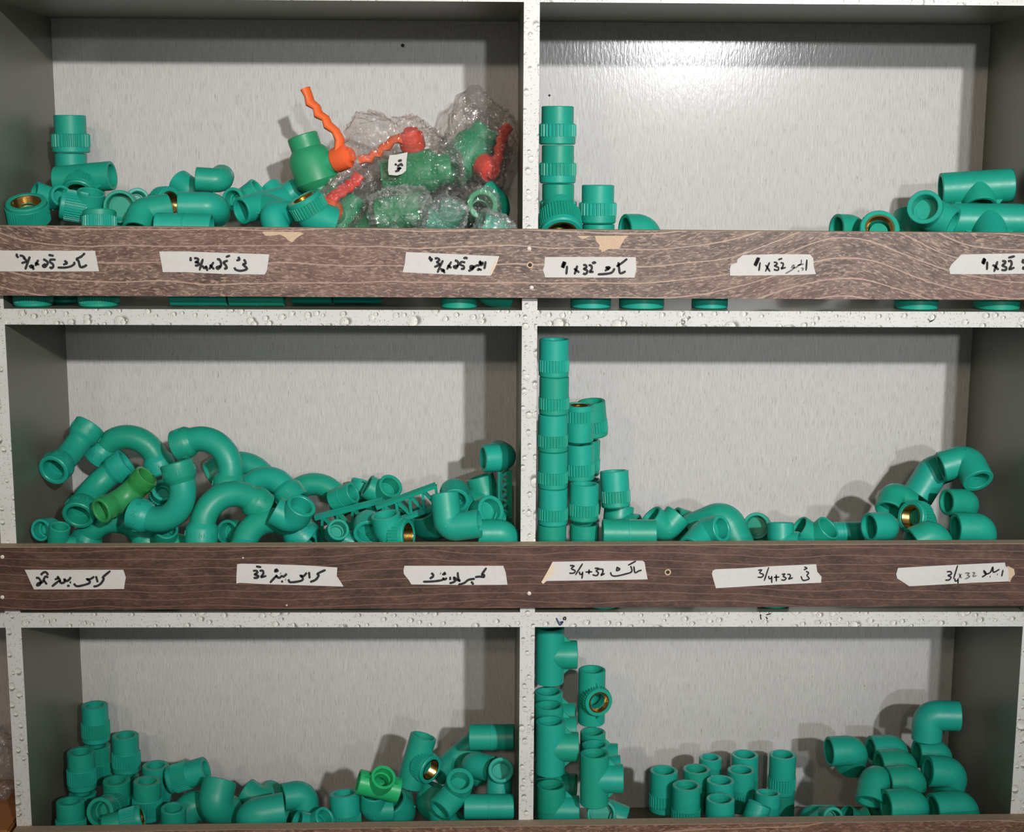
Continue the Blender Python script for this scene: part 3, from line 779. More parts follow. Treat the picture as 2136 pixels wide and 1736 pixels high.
# small shifts in depth (mm) that let neighbours lie clear of one another
NUDGE = {
    'bagged green valve with red orange lever at the top right of the bags': 21,
    'bagged valve low in the pile whose orange lever lies right of the bare valve': 21,
    'crossover bend arching highest like a bridge at the left of the middle left bay': 39,
    'crossover bend curving down to a mouth left of the leaf green bend': -3,
    'leaf green crossover bend lying among the teal ones': -6,
    'crossover bend arching down to the right behind the cupped one': -27,
    'crossover bend with a round gap, at the front left of the elbows': -30,
    'crossover bend buried low behind the board, only its back showing': 54,
    'crossover bend showing its ribbed socket dome left of the upturned elbow': -6,
    'crossover bend behind, running down to the right at the back': 21,
    'low crossover bend at the back behind the openwork bar': 39,
    'openwork mixer bracket lying at the back of the middle left bay': 39,
    'level coupling peeping over the upper board in the middle of the top left bay': -3,
    'pale ringed coupling facing out inside the film near the divider': 12,
    'wrapped dark coupling left of the milky round bag': 18,
    'upright coupling end at the back left of the double elbow': 54,
    'small elbow half hidden behind the brass threaded elbow at the far left': -12,
    'elbow with a wide mouth facing out, right of the ribbed elbow in top left bay': -9,
    'narrow elbow mouth in front of the wide one, top left bay': 54,
    'elbow with its mouth turned down onto the upper board, top left bay': 3,
    'elbow with a level arm reaching left at the front middle of top left bay': 12,
    'elbow mouth peeping above the tee left of the ball valve': 6,
    'elbow bent down between the tee and the brass mouthed elbow': -3,
    'elbow at the back between the tee and the ball valve': 27,
    'wrapped elbow lowest in the corner by the divider': -24,
    'elbow mouth showing under the leaning socket beside the divider': 48,
    'elbow with its mouth facing out left of the two tees in the top right bay': -24,
    'small elbow low beside the bottom left mouth, middle left bay': -21,
    'elbow low between the buried bend and the cupped bend': 12,
    'elbow mouth behind the front gap bend, middle left bay': 21,
    'upturned elbow with an oval mouth in the middle of the middle left bay': -3,
    'small elbow low under the openwork bar': 3,
    'elbow with its arm bent down left of the brass ended elbow': 54,
    'elbow lying level in the right corner of the middle left bay': -3,
    'elbow supporting the tilted socket in the middle right bay': 42,
    'shaded elbow with its mouth facing left at the back, middle right bay': 54,
    'large glossy elbow arched over the board in the middle right bay': 33,
    'elbow with oval mouth tucked under the large glossy one': 6,
    'elbow with a round mouth facing out right of the large glossy one': 42,
    'low dusty elbow dome, first of two in the middle of the middle right bay': -27,
    'long elbow sloping down to the left, second highest of the right heap': 33,
    'elbow at the back left of the right heap with mouth turned down': 3,
    'rounded elbow lying toward the right, second of the low domes, bottom left bay': -18,
    'elbow at the back behind the second low dome, bottom left bay': 3,
    'elbow with a left facing mouth and one arm down, bottom left bay': 6,
    'elbow arm pointing down left of the left facing mouth': 24,
    'low elbow end under the left facing mouth': -21,
    'wide teal elbow under the mint green tee': 54,
    'dark green elbow between the plain topped socket and the wide elbow': -21,
    'dark elbow in shade right of the wide elbow': 9,
    'elbow with an upturned round mouth in the right heap of the bottom left bay': -27,
    'elbow with its mouth facing right beside the round mouth near the divider': 3,
    'elbow mouth facing out with an arm down beside the divider': 15,
    'low elbow dome at the front left of the lower coupling, bottom left bay': 15,
    'elbow lying flat right of the socket group, bottom right bay': 3,
    'elbow at the back, first of the three nested ones': 12,
    'elbow second of the three nested ones': 6,
    'elbow third and foremost of the three nested ones': 3,
    'front elbow of the right heap with a dark mouth to the left': -6,
    'front elbow at the far right of the heap with a sloping end': 9,
    'tee with its branch mouth facing out left of the ball valve': 9,
    'tee lying on top of the heap at the right of the top right bay': 3,
    'tee lying under the topmost tee at the right of the top right bay': 21,
    'mint green tee with its round mouth up in the bottom left bay': -18,
    'tee slanting up to the right behind the round mouths, bottom left bay': 36,
    'front tee of the second row with its branch to the right': -36,
    'squat knurled elbow with brass thread facing up at the left end of top left bay': -9,
    'knurled threaded elbow with its ribbed end pointing left in the top left bay': -6,
    'threaded elbow with a dark brass mouth facing right in the top left bay': 33,
    'threaded elbow with a brass end facing right at the front of the middle left bay': 6,
    'threaded elbow with a dark brass mouth in the middle of the right heap': 6,
    'fallen socket lying with its mouth to the right, bottom left bay': -6,
    'socket facing out with brass glinting inside, bottom left bay': 18,
    'socket lying at the front with only ribs above the board, bottom left bay': -3,
    'plain topped socket left of the mint green tee, bottom left bay': -3,
    'threaded tee lying level behind the knurled fittings at the far left, mouth down': 3,
}
def frame(a, b, keep_b=False):
    if keep_b:
        x = Vector(b).normalized(); z = Vector(a); z = (z - x * z.dot(x)).normalized()
        return Matrix((x, z.cross(x), z)).transposed().to_4x4()
    z = Vector(a).normalized(); x = Vector(b); x = (x - z * x.dot(z))
    if x.length < 1e-4: x = z.orthogonal()
    x.normalize(); y = z.cross(x)
    return Matrix((x, y, z)).transposed().to_4x4()
def F(kind, px, py, Y, a, b, label, mat=None, loc=None, kb=False, **kw):
    """place one fitting: its own middle shows at pixel px, py and lies Y behind the shelf front"""
    mat = mat or TEAL
    p = loc if loc is not None else at(px, py, Y)
    if kind == 'elbow' and kw.get('L1', 29) < 25 and not kw.get('thread'):      # deep enough mouth, same place
        p = p - Vector(a).normalized() * (25 - kw['L1']) * MM; kw['L1'] = 25
    p = p + (p - Vector((0, -DIST, ZC))).normalized() * NUDGE.get(label, 0) * MM
    key = (kind, mat.name, tuple(sorted(kw.items())))
    if key not in CACHE:
        CACHE[key] = [(n, mb.mesh(n, m or mat)) for n, mb, m in GEN[kind](**kw)]
    name = NAME[kind]
    if kw.get('thread'): name = 'threaded_elbow' if kind == 'elbow' else 'threaded_tee'
    root = empty(name)
    root.matrix_world = Matrix.Translation(p) @ frame(a, b, kb)
    tag(root, label, CAT[kind], GROUP)
    for n, me in CACHE[key]: obj(n, me, root)
    return root

# ================================================================== top left bay
GROUP = 'loose fittings in the top left bay'
T = 'teal '
S1 = dict(R=18.2, Rc=22, h1=21, h2=16, h3=6, rin=13.5)
F('socket', 147, 280, .165, (0,0,1), (1,0,0), 'teal threaded socket standing on top at the far left of the top left bay', **S1)
F('socket', 149, 359.5, .165, (0,0,1), (1,0,0), 'teal threaded socket under the standing one at the far left of the top left bay', **S1)
F('tee', 176, 372, .118, (1,-.12,.10), (.1,-.75,-.55), 'threaded tee lying level behind the knurled fittings at the far left, mouth down', thread=True, R=16.5, L=66, B=24, Rc=19.5, hc=13)
F('elbow', 62, 464, .040, (-.1,.8,-.25), (0,-.42,.9), 'squat knurled elbow with brass thread facing up at the left end of top left bay', kb=True, thread=True, R=17, L1=24, L2=21, Rc=22.8, hc=20, teeth=46)
F('elbow', 106, 414, .10, (-.75,-.5,.35), (.5,-.7,.25), 'small elbow half hidden behind the brass threaded elbow at the far left', R=12.5, L1=20, L2=20, rin=9)
F('elbow', 186, 436, .066, (.22,-.25,.9), (-1,-.1,-.16), 'knurled threaded elbow with its ribbed end pointing left in the top left bay', thread=True, R=15, L1=20, L2=26, Rc=17.5, hc=24, teeth=36)
F('socket', 208, 480, .026, (.03,-.22,-.95), (1,0,0), 'knurled socket showing only its ribbed dome above the upper board', R=16, Rc=18.5, h1=16, h2=20, h3=6, rin=12)
F('elbow', 256, 432, .075, (.05,-.95,.05), (.2,.3,-.9), 'elbow with a wide mouth facing out, right of the ribbed elbow in top left bay', R=18, L1=18, L2=28, rin=14.5)
F('elbow', 284, 420, .055, (.35,-.9,.15), (-.2,.2,-.9), 'narrow elbow mouth in front of the wide one, top left bay', R=13.5, L1=14, L2=26, rin=9.5)
F('elbow', 296, 445, .03, (-.1,-.62,-.72), (.25,.7,.75), 'elbow with its mouth turned down onto the upper board, top left bay', R=16, L1=24, L2=30, rin=12.5, ang=120)
F('elbow', 326, 428, .055, (-.45,.5,-.6), (.80,-.60,.08), 'threaded elbow with a dark brass mouth facing right in the top left bay', kb=True, thread=True, R=17.5, L1=26, L2=20, Rc=20, hc=12)
F('elbow', 446, 432, .035, (-1,-.1,.0), (.55,.75,-.25), 'elbow with a level arm reaching left at the front middle of top left bay', R=16.5, L1=38, L2=24, rin=12.5)
F('elbow', 460, 377, .085, (-1,-.08,.06), (.55,.8,.15), 'elbow perched highest in the middle of the top left bay heap', R=13.5, L1=27, L2=20, rin=10)
F('coupling', 384, 476, .02, (1,0,-.02), (0,1,0), 'level coupling peeping over the upper board in the middle of the top left bay', R=16, L=60)
F('elbow', 400, 400, .12, (-.6,.3,.4), (.6,.5,-.4), 'elbow mostly hidden at the back between the two left pointing elbows', R=15, L1=22, L2=22, rin=11)
F('tee', 548, 428, .06, (.55,.55,.15), (-.45,-.85,-.25), 'tee with its branch mouth facing out left of the ball valve', R=15, L=60, B=34, rin=11.5)
F('elbow', 500, 418, .085, (-.3,-.9,.1), (.7,.5,.3), 'elbow mouth peeping above the tee left of the ball valve', R=13, L1=18, L2=24, rin=9.5)
F('elbow', 566, 448, .035, (.35,-.3,-.88), (.2,.75,.6), 'elbow bent down between the tee and the brass mouthed elbow', R=14, L1=24, L2=24, rin=10.5)
F('elbow', 655, 452, .03, (.75,.3,-.3), (-.78,-.32,.50), 'threaded elbow with brass mouth facing up left, under the ball valve', thread=True, R=18.5, L1=22, L2=20, Rc=20.5, hc=15, ang=140)
F('elbow', 590, 415, .10, (.7,.3,.5), (-.7,.2,.3), 'elbow at the back between the tee and the ball valve', R=13.5, L1=22, L2=22, rin=10)

F('valve', 654, 352, .11, (-.32,.05,.95), (.88,-.36,.28), 'green ball valve with upright orange lever, standing bare beside the bagged ones', R=25, Rn=17.5, Lb=44, Ln=17)

BV = []
GROUP = 'bagged ball valves in the top left bay'
BV.append(F('valve', 868, 360, .115, (-.95,-.05,-.12), (.1,-.35,.95), 'bagged green valve with orange lever pointing left behind the written tag', ls=.72, R=25, Rn=18, Lb=48, Ln=16))
BV.append(F('valve', 978, 322, .135, (.62,.05,.78), (.45,-.72,-.5), 'bagged green valve with red orange lever at the top right of the bags', ls=.62, R=25, Rn=18, Lb=44, Ln=15))
BV.append(F('valve', 716, 458, .075, (.52,.1,.85), (-.5,-.8,.2), 'bagged valve low in the pile whose orange lever lies right of the bare valve', ls=.6, R=19, Rn=14, Lb=36, Ln=12))
GROUP = 'fittings wrapped in plastic film'
BV.append(F('coupling', 836, 442, .045, (.9,-.2,.15), (0,1,0), 'thick coupling inside the milky round bag in front', R=19, L=50, rin=13, mat=VGREEN))
BV.append(F('coupling', 1000, 438, .045, (.15,-.93,.28), (1,0,0), 'pale ringed coupling facing out inside the film near the divider', R=17, L=50, rin=11, mat=VGREEN))
BV.append(F('elbow', 930, 468, .03, (.3,-.4,.7), (-.8,.1,-.3), 'wrapped elbow low between the milky bag and the ringed coupling', R=14, L1=24, L2=24, rin=10))
BV.append(F('elbow', 1040, 432, .10, (-.7,.2,.6), (-.3,.2,-.8), 'blue green elbow wedged against the divider behind the bags', R=17, L1=26, L2=26))
BV.append(F('elbow', 1045, 486, .045, (-.8,-.2,.3), (-.2,.3,-.8), 'wrapped elbow lowest in the corner by the divider', R=15, L1=24, L2=24, rin=11))
BV.append(F('coupling', 768, 478, .06, (.5,.2,.6), (1,0,0), 'wrapped dark coupling left of the milky round bag', R=14, L=40, rin=10, mat=VGREEN))

from mathutils.bvhtree import BVHTree
def bag(label, inside, mat, seed, margin=.003, amp=.012, centre=None, radii=None, tip=None):
    """crumpled film drawn round what it holds (or, with radii, round nothing in view)"""
    bpy.context.view_layer.update()
    bm = bmesh.new()
    if inside:
        pts = [c.matrix_world @ v.co for r in inside for c in r.children for v in c.data.vertices]
        hb = bmesh.new()
        for p in pts: hb.verts.new(p)
        bmesh.ops.convex_hull(hb, input=hb.verts)
        lo = [min(p[i] for p in pts) for i in range(3)]; hi = [max(p[i] for p in pts) for i in range(3)]
        c = Vector([(l + h_) / 2 for l, h_ in zip(lo, hi)])
        tree = BVHTree.FromBMesh(hb); hb.free()
    else:
        c = Vector(centre)
    big = inside and max(h_ - l for l, h_ in zip(lo, hi)) > .07
    bmesh.ops.create_icosphere(bm, subdivisions=6 if big else 5, radius=1)
    off = Vector((seed * 3.7, seed * 1.3, seed * 5.1))
    for v in bm.verts:
        p = v.co.normalized()
        w = Vector((noise.noise(p * 2.1 + off * 1.7), noise.noise(p * 2.3 + off * .6), noise.noise(p * 1.9 - off))) * .55
        n1 = .5 + .5 * noise.noise(p * 1.7 + off)
        n2 = max(1 - abs(noise.noise((p + w) * 2.6 + off)) * 2.2, 0) ** 2
        n3 = max(1 - abs(noise.noise((p + w * 1.4) * 6 + off * 2)) * 2, 0) ** 2
        n4 = max(1 - abs(noise.noise((p + w * 2) * 13 + off)) * 2, 0) ** 2
        if inside:
            hit = tree.ray_cast(c, p)
            r = hit[3] if hit[3] is not None else .02
        else:
            r = 1 / math.sqrt(sum((p[i] / radii[i]) ** 2 for i in range(3)))
        r += margin + amp * (.55 * n1 + .6 * n2 + .30 * n3 + .12 * n4)
        if tip is not None:
            r += amp * 3.2 * max(0, p.dot(Vector(tip).normalized())) ** 8
        q = c + p * r                      # the film gives way to the boards round it
        if inside: q = Vector((min(q.x, XC0 - .0015), min(max(q.y, .0015), DEP - .0015), q.z))
        v.co = q - c
    me = bpy.data.meshes.new('plastic_bag'); bm.to_mesh(me); bm.free()
    me.shade_smooth(); me.set_sharp_from_angle(angle=math.radians(30))
    me.materials.append(mat)
    o = obj('plastic_bag', me); o.location = c
    return tag(o, label, 'plastic bag', 'plastic bags round the valves')
bag0 = bag('clear crinkled bag carrying the white written tag', [BV[0]], FILM, 1, .003, .011, tip=(-1, 0, .9))
bag('clear bag bulging highest, near the divider', [BV[1]], FILM, 2, .003, .010, tip=(-.1, 0, 1))
bag('milky round bag at the front below the written tag', [BV[3]], MILKY, 3, .002, .008)
bag('clear bag with glints over the low orange lever', [BV[2]], FILM, 4, .002, .008)
bag('milky film round the elbow between the round bag and ringed coupling', [BV[5]], MILKY, 5, .001, .006)
bag('clear film wrapped round the ringed coupling', [BV[4]], FILM, 6, .001, .006)
bag('whitish film bunched in the corner by the divider', [BV[7]], MILKY, 7, .001, .006)
bag('clear film over the dark coupling beside the milky round bag', [BV[8]], FILM, 8, .001, .006)
tg_pts = [(370,400),(750,370),(1450,220),(1390,700),(1370,1100),(1360,1330),(1130,1530),(800,1630),(320,1580),(270,1300),(300,700)]
tagx = at(829, 343, .05)
TGY = min(((bag0.matrix_world @ v.co) for v in bag0.data.vertices if abs(bag0.location.x + v.co.x - tagx.x) < .02 and abs(bag0.location.z + v.co.z - tagx.z) < .02), key=lambda p: p.y).y - .0012
tagp = obj('paper_tag', MB().prism([at(800 + a / 28.93, 310 + b / 28.93, TGY) for a, b in tg_pts], .0005, (0,-1,0)).mesh('paper_tag', TAPE, False))
tag(tagp, 'small white paper tag with a number written sideways, stuck on a bag', 'paper tag')
pen(tagp, (800, 310, 28.93), [[(890,780),(1000,710),(1100,740)],[(740,890),(740,1020)],[(830,1070),(950,1000),(1070,930),(1150,1060)],[(810,1200),(920,1190),(1040,1170),(910,1240),(920,1310),(700,1380)]], .00125, TGY - .0008, SOCKET_INK)

# bottom layer seen through the slit under the upper board
GROUP = 'bottom layer seen under the upper board'
zs = SHELF_TOP[0]
def on_shelf(px, Y, row, r):
    p = at(px, (640, 1272, 1740)[row], Y); p.z = SHELF_TOP[row] + r + .0005; return p
for px, w_, lab in ((70, 21.5, 'first knurled socket seen in the slit under the left end of upper board'), (207, 22.5, 'third knurled socket from the left in the slit under the upper board')):
    F('socket', 0, 0, 0, (0,0,1), (1,0,0), lab, loc=on_shelf(px, .03, 0, .0235), R=w_ - 3, Rc=w_, h1=24, h2=20, h3=3, rin=13, teeth=44)
F('socket', 0, 0, 0, (0,0,1), (1,0,0), 'shaded knurled socket between two lit ones in the slit under the upper board', loc=on_shelf(137, .07, 0, .0235), R=16, Rc=18, h1=24, h2=20, h3=3, rin=12, teeth=40)
for px, L, Y, lab in ((417, 62, .028, 'level coupling in the slit under the upper board, below the second tape'), (537, 60, .028, 'level coupling in the slit just right of the second tape'), (652, 44, .05, 'shaded level coupling in the slit below the chipped board edge')):
    F('coupling', 0, 0, 0, (1,0,0), (0,0,1), lab, loc=on_shelf(px, Y, 0, .0172), R=17, L=L)
F('tee', 0, 0, 0, (1,0,.0), (0,1,0), 'shaded tee lying in the slit left of the ring shaped end', loc=on_shelf(746, .06, 0, .0172), R=17, L=54)
F('elbow', 0, 0, 0, (0,.8,.6), (.02,-1,.02), 'elbow end in the slit showing a tan ring below the third tape', loc=on_shelf(823, .062, 0, .0222), thread=True, R=16, L1=22, L2=24, Rc=19.5, hc=14)
for px, r_, Y, lab in ((957, 20, .03, 'upright reducer foot in the slit below the right half of third tape'), (1232, 22.5, .035, 'first lit round foot right of the divider in the slit'), (1338, 25, .035, 'second lit round foot right of the divider in the slit'),
                       (1480, 20, .035, 'third lit round foot right of the divider in the slit'), (1910, 24, .035, 'lit round foot in the slit left of the last tape'), (2078, 25, .035, 'lit round foot in the slit at the right end')):
    F('reducer', 0, 0, 0, (0,0,1), (1,0,0), lab, loc=on_shelf(px, Y, 0, .020), R=r_, R2=r_ - 5, L=40)
F('elbow', 0, 0, 0, (.2,-.2,.9), (.9,.2,.1), 'elbow bend in the slit close to the divider', loc=on_shelf(1012, .034, 0, .0172), R=16.5)
for px, Y, lab in ((1600, .05, 'elbow lying in the slit below the arched grain'), (1725, .05, 'elbow lying in the slit right of the arched grain')):
    F('elbow', 0, 0, 0, (-.7,-.1,.7), (.7,-.1,.7), lab, loc=on_shelf(px, Y, 0, .0212), R=17)

GROUP = 'bottom layer seen under the lower board'
for px, r_, Y, lab in ((342, 18, .026, 'round foot in the slit under the lower board, right of the first tape'), (1258, 18, .026, 'round foot in the slit under the folded corner tape'), (1612, 18, .028, 'round foot in the slit above the pen mark at right')):
    F('reducer', 0, 0, 0, (0,0,1), (1,0,0), lab, loc=on_shelf(px, Y, 1, .020), R=r_, R2=r_ - 4, L=40)

# ================================================================== top right bay
GROUP = 'loose fittings in the top right bay'
S2 = dict(R=18.0, Rc=21, h1=19, h2=15, h3=8, rin=13)
h = .042
for k, (y_, lab) in enumerate(((262, 'topmost teal socket of the column beside the divider in top right bay'), (343, 'second teal socket of the column beside the divider in top right bay'), (423, 'third teal socket of the column, half behind the tilted one, top right bay'))):
    F('socket', 1163 + k * .5, y_, .088, (0,0,1), (1,0,0), lab, **S2)
F('socket', 1168, 457, .032, (-.05,.72,.66), (1,0,0), 'threaded socket leaning forward with its mouth down at the foot of the column', R=17, Rc=23.5, h1=16, h2=22, h3=6, rin=13, teeth=44)
F('elbow', 1160, 494, .018, (-.1,-.5,.55), (.3,.6,-.7), 'elbow mouth showing under the leaning socket beside the divider', R=16.5, L1=14, L2=24, rin=13.5)
F('socket', 1247, 426, .06, (0,0,1), (1,0,0), 'single teal socket standing second from the divider in the top right bay', **S2)
F('socket', 1248, 507, .06, (0,0,1), (1,0,0), 'lower socket under the single standing one in the top right bay', **S2)
F('elbow', 1348, 482, .05, (-1,-.35,.0), (.2,.3,-.95), 'elbow lying right of the standing socket in the top right bay', R=19, L1=26, L2=28, rin=14.5)

F('tee', 2037, 391, .10, (1,-.12,.075), (-.05,-.55,-.80), 'tee lying on top of the heap at the right of the top right bay', R=19, L=80, B=26, rin=14.5)
F('tee', 2058, 460, .05, (1,-.1,.0), (-.72,-.5,-.42), 'tee lying under the topmost tee at the right of the top right bay', R=19, L=80, B=46, rin=14.5)
F('elbow', 1936, 446, .075, (-.42,-.86,.30), (.9,.2,-.5), 'elbow with its mouth facing out left of the two tees in the top right bay', R=19, L1=28, L2=30, rin=14)
F('elbow', 1830, 492, .050, (.1,.7,-.6), (-.12,-.86,.46), 'brass ringed threaded elbow half sunk behind the upper board at right', kb=True, thread=True, R=18, L1=28, L2=17, Rc=22.5, hc=12)
F('elbow', 1770, 478, .075, (-1,-.35,.05), (.6,.3,-.7), 'leftmost elbow of the right heap in the top right bay', R=16.5, L1=16, L2=28, rin=12.5)
F('elbow', 1892, 488, .095, (.8,.1,-.3), (-.5,.3,.75), 'elbow back between the brass ring and the outward mouth, top right bay', R=18, L1=28, L2=26)

# ================================================================== middle left bay
GROUP = 'crossover bends and elbows in the middle left bay'
BD = dict(R=14.6, rad=36, half=60, Rc=18.4, lc=21, rin=13.4)
F('bend', 161, 886, .085, (-.33,.67,-.67), (-.39,-.725,-.57), 'crossover bend at the far left with its mouth facing out', R=14.6, rad=60, half=20, Rc=18.4, lc=20, rin=13.4)
F('bend', 270, 972, .125, (.18,-.1,.98), (1,-.1,-.2), 'crossover bend arching highest like a bridge at the left of the middle left bay', **BD)
F('bend', 238, 1022, .075, (-.68,.73,-.12), (-.52,-.61,-.6), 'crossover bend curving down to a mouth left of the leaf green bend', R=14.6, rad=46, half=34.5, Rc=18.4, lc=21, rin=13.4)
F('bend', 254, 1018, .034, (-.1,.85,-.5), (-.72,-.5,-.48), 'leaf green crossover bend lying among the teal ones', mat=GREEN, R=13.8, rad=34, half=32, Rc=15, lc=17, rin=11)
F('bend', 322, 1018, .03, (.68,-.25,-.66), (.66,-.2,.72), 'crossover bend cupped upward at the front with both sockets in view', **BD)
F('bend', 420, 980, .125, (.62,-.05,.76), (.70,-.25,-.62), 'crossover bend arching down to the right behind the cupped one', **BD)
F('bend', 486, 1096, .075, (-.35,-.12,.9), (-.82,-.5,-.38), 'crossover bend with a round gap, at the front left of the elbows', **BD)
F('elbow', 100, 1103, .05, (-.25,-.9,.12), (.4,.4,-.7), 'small elbow mouth at the bottom left corner of the middle left bay', R=12.5, L1=16, L2=24, rin=9.4)
F('elbow', 122, 1120, .045, (.2,-.2,.8), (.8,.3,-.3), 'small elbow low beside the bottom left mouth, middle left bay', R=11.5, L1=14, L2=20, rin=8.5)
F('socket', 338, 1032, .085, (.25,-.75,.5), (1,0,0), 'ribbed socket end glimpsed inside the cupped crossover bend', R=13, Rc=14.5, h1=14, h2=14, h3=5, rin=9)
F('bend', 244, 1146, .05, (.0,-.1,1), (1,0,0), 'crossover bend buried low behind the board, only its back showing', **BD)
F('elbow', 345, 1122, .05, (.2,-.5,.7), (.8,.3,-.5), 'elbow low between the buried bend and the cupped bend', R=13.5, L1=16, L2=24, rin=10)
F('elbow', 490, 1110, .06, (-.35,-.88,.2), (.5,.3,-.7), 'elbow mouth behind the front gap bend, middle left bay', R=14.5, L1=18, L2=26, rin=11)
F('bend', 572, 1150, .05, (-.35,.25,.85), (.85,.3,-.35), 'crossover bend showing its ribbed socket dome left of the upturned elbow', **BD)
F('bend', 500, 1030, .13, (.5,.1,.85), (.8,-.2,-.5), 'crossover bend behind, running down to the right at the back', **BD)
F('bend', 556, 1052, .11, (.10,.2,.95), (.92,-.32,-.1), 'crossover bend at the back middle with its mouth facing right', R=14.6, rad=30, half=45, Rc=18.4, lc=21, rin=13.4)
F('elbow', 612, 1086, .035, (.42,-.42,.78), (-.82,.1,.25), 'upturned elbow with an oval mouth in the middle of the middle left bay', R=16.8, L1=26, L2=24, rin=12.4)
F('bend', 655, 1072, .12, (.1,.2,.95), (.95,-.1,.1), 'low crossover bend at the back behind the openwork bar', R=13.5, rad=36, half=55, Rc=16, lc=20, rin=12)
F('coupling', 716, 1036, .12, (.82,-.35,.42), (0,1,0), 'short ribbed coupling end tilted at the back of the middle left bay', R=13, L=30, rin=9.5)
F('coupling', 748, 1036, .13, (.3,.1,.95), (0,1,0), 'upright coupling end at the back left of the double elbow', R=14.5, L=40)
F('elbow', 800, 1030, .14, (.42,-.62,.55), (-.75,-.1,.45), 'double mouthed elbow at the back middle with a round opening', R=15, L1=22, L2=22, rin=11)
F('elbow', 700, 1112, .05, (.25,-.7,.4), (.6,.5,-.6), 'small elbow low under the openwork bar', R=12.5, L1=16, L2=24, rin=9)
F('bracket', 735, 1080, .075, (.95,-.05,.26), (.25,.4,-.9), 'openwork mixer bracket lying at the back of the middle left bay', L=112, R=14, wide=27)
F('bracket', 856, 1054, .062, (.93,-.05,.36), (.3,.35,-.9), 'openwork mixer bracket slanting up to the right in front', L=106, R=16.5, wide=27)
F('elbow', 778, 1098, .035, (-.85,-.2,.3), (.3,-.2,-.9), 'elbow with its arm bent down left of the brass ended elbow', R=17, L1=14, L2=28)
F('elbow', 812, 1118, .022, (-.15,-.1,.95), (.92,-.32,-.1), 'threaded elbow with a brass end facing right at the front of the middle left bay', thread=True, R=16.5, L1=26, L2=20, Rc=20, hc=14)
F('elbow', 935, 1101, .001, (-.12,.35,1), (1,-.16,.15), 'L shaped elbow sitting on the board edge in the middle left bay', R=15.8, L1=38, L2=36)
F('elbow', 1056, 1112, .022, (-1,-.05,.0), (.2,.3,-.9), 'elbow lying level in the right corner of the middle left bay', R=15.5, L1=32, L2=26)
F('elbow', 1008, 1070, .05, (.4,-.6,.3), (.3,.6,-.6), 'elbow wedged behind the L shaped one near the divider', R=17, L1=18, L2=26)
F('bracket', 1052, 1032, .085, (.0,.02,1), (-.86,-.25,.1), 'openwork mixer bracket standing on end against the divider', L=88, R=16, wide=12)
F('elbow', 1015, 1040, .13, (-.3,.1,.9), (-.6,-.4,-.4), 'dark elbow at the back beside the standing bracket', R=17, L1=28, L2=26)
F('elbow', 888, 1104, .10, (-.2,-.3,.9), (.9,.3,-.1), 'elbow in shade between the brass ended and the L shaped elbow', R=16, L1=24, L2=24)

# ================================================================== middle right bay
GROUP = 'stacked sockets in the middle right bay'
S3 = dict(R=16.6, Rc=17.3, h1=22, h2=15, h3=5.2, rin=12.6)
H3 = .0425
base = SHELF_TOP[1]
cx = at(1154, 900, .045).x
words = ['topmost', 'second', 'third', 'fourth', 'fifth', 'sixth', 'seventh, hidden,']
zt = at(1154, 707, .045).z
for k in range(7):
    zc = zt - H3 * (k + .5)
    p = Vector((cx + .0006 * math.sin(k * 2.1), .045, zc))
    if zc - H3 / 2 < base - .001: break
    F('socket', 0, 0, 0, (.004 * math.sin(k * 1.7), 0, 1), (1, .3 * k, 0), words[k] + ' socket from the top of the tall column, middle right bay', loc=p, **S3)
F('socket', 1208, 882, .078, (0,.03,-1), (1,0,0), 'socket with brass end up, topmost of the second column in middle right bay', **S3)
F('socket', 1209, 963, .078, (-.03,.0,1), (1,0,0), 'socket under the brass end up one in the second column, middle right bay', **S3)
F('socket', 1218, 1047, .048, (.02,.02,1), (1,0,0), 'third socket of the second column, middle right bay', **S3)
F('socket', 1219, 1130, .048, (0,0,1), (1,0,0), 'lowest visible socket of the second column, middle right bay', **S3)
F('socket', 1219, 1213, .048, (0,0,1), (1,0,0), 'socket of the second column hidden behind the lower board', **S3)
F('socket', 1236, 873, .12, (-.10,-.08,1), (1,0,0), 'socket leaning at the top behind the second column, middle right bay', **S3)
F('socket', 1222, 954, .125, (.02,0,1), (1,0,0), 'socket under the leaning one behind the second column', **S3)
F('socket', 1224, 1036, .115, (.02,0,1), (1,0,0), 'lower socket of the back column, middle right bay', **S3)
F('socket', 1283, 1020, .075, (-.06,.12,1), (1,0,0), 'slightly tilted socket, right of the two columns, middle right bay', **S3)
GROUP = 'loose fittings in the middle right bay'
F('elbow', 1288, 1094, .06, (.1,.25,.9), (.75,-.45,-.3), 'elbow supporting the tilted socket in the middle right bay', R=17.5, L1=22, L2=26)
F('coupling', 1312, 1112, .022, (1,0,-.01), (0,1,0), 'dusty level coupling in front of the tilted socket, middle right bay', R=15.5, L=60)
F('elbow', 1385, 1106, .06, (-.5,-.1,.5), (.8,.2,-.3), 'dusty elbow right of the level coupling, middle right bay', R=16, L1=24, L2=24)
F('elbow', 1440, 1096, .075, (-.8,-.2,.3), (.5,.2,-.7), 'shaded elbow with its mouth facing left at the back, middle right bay', R=16.5, L1=22, L2=26)
F('elbow', 1512, 1078, .05, (-.80,.1,-.38), (.52,-.2,-.82), 'large glossy elbow arched over the board in the middle right bay', R=20, L1=44, L2=40, rin=15)
F('elbow', 1478, 1108, .030, (.62,-.62,.30), (-.72,-.2,-.42), 'elbow with oval mouth tucked under the large glossy one', R=15.5, L1=20, L2=36, rin=11.5)
F('elbow', 1582, 1098, .07, (-.3,-.9,.25), (.2,.4,-.85), 'elbow with a round mouth facing out right of the large glossy one', R=15.8, L1=20, L2=26, rin=12)
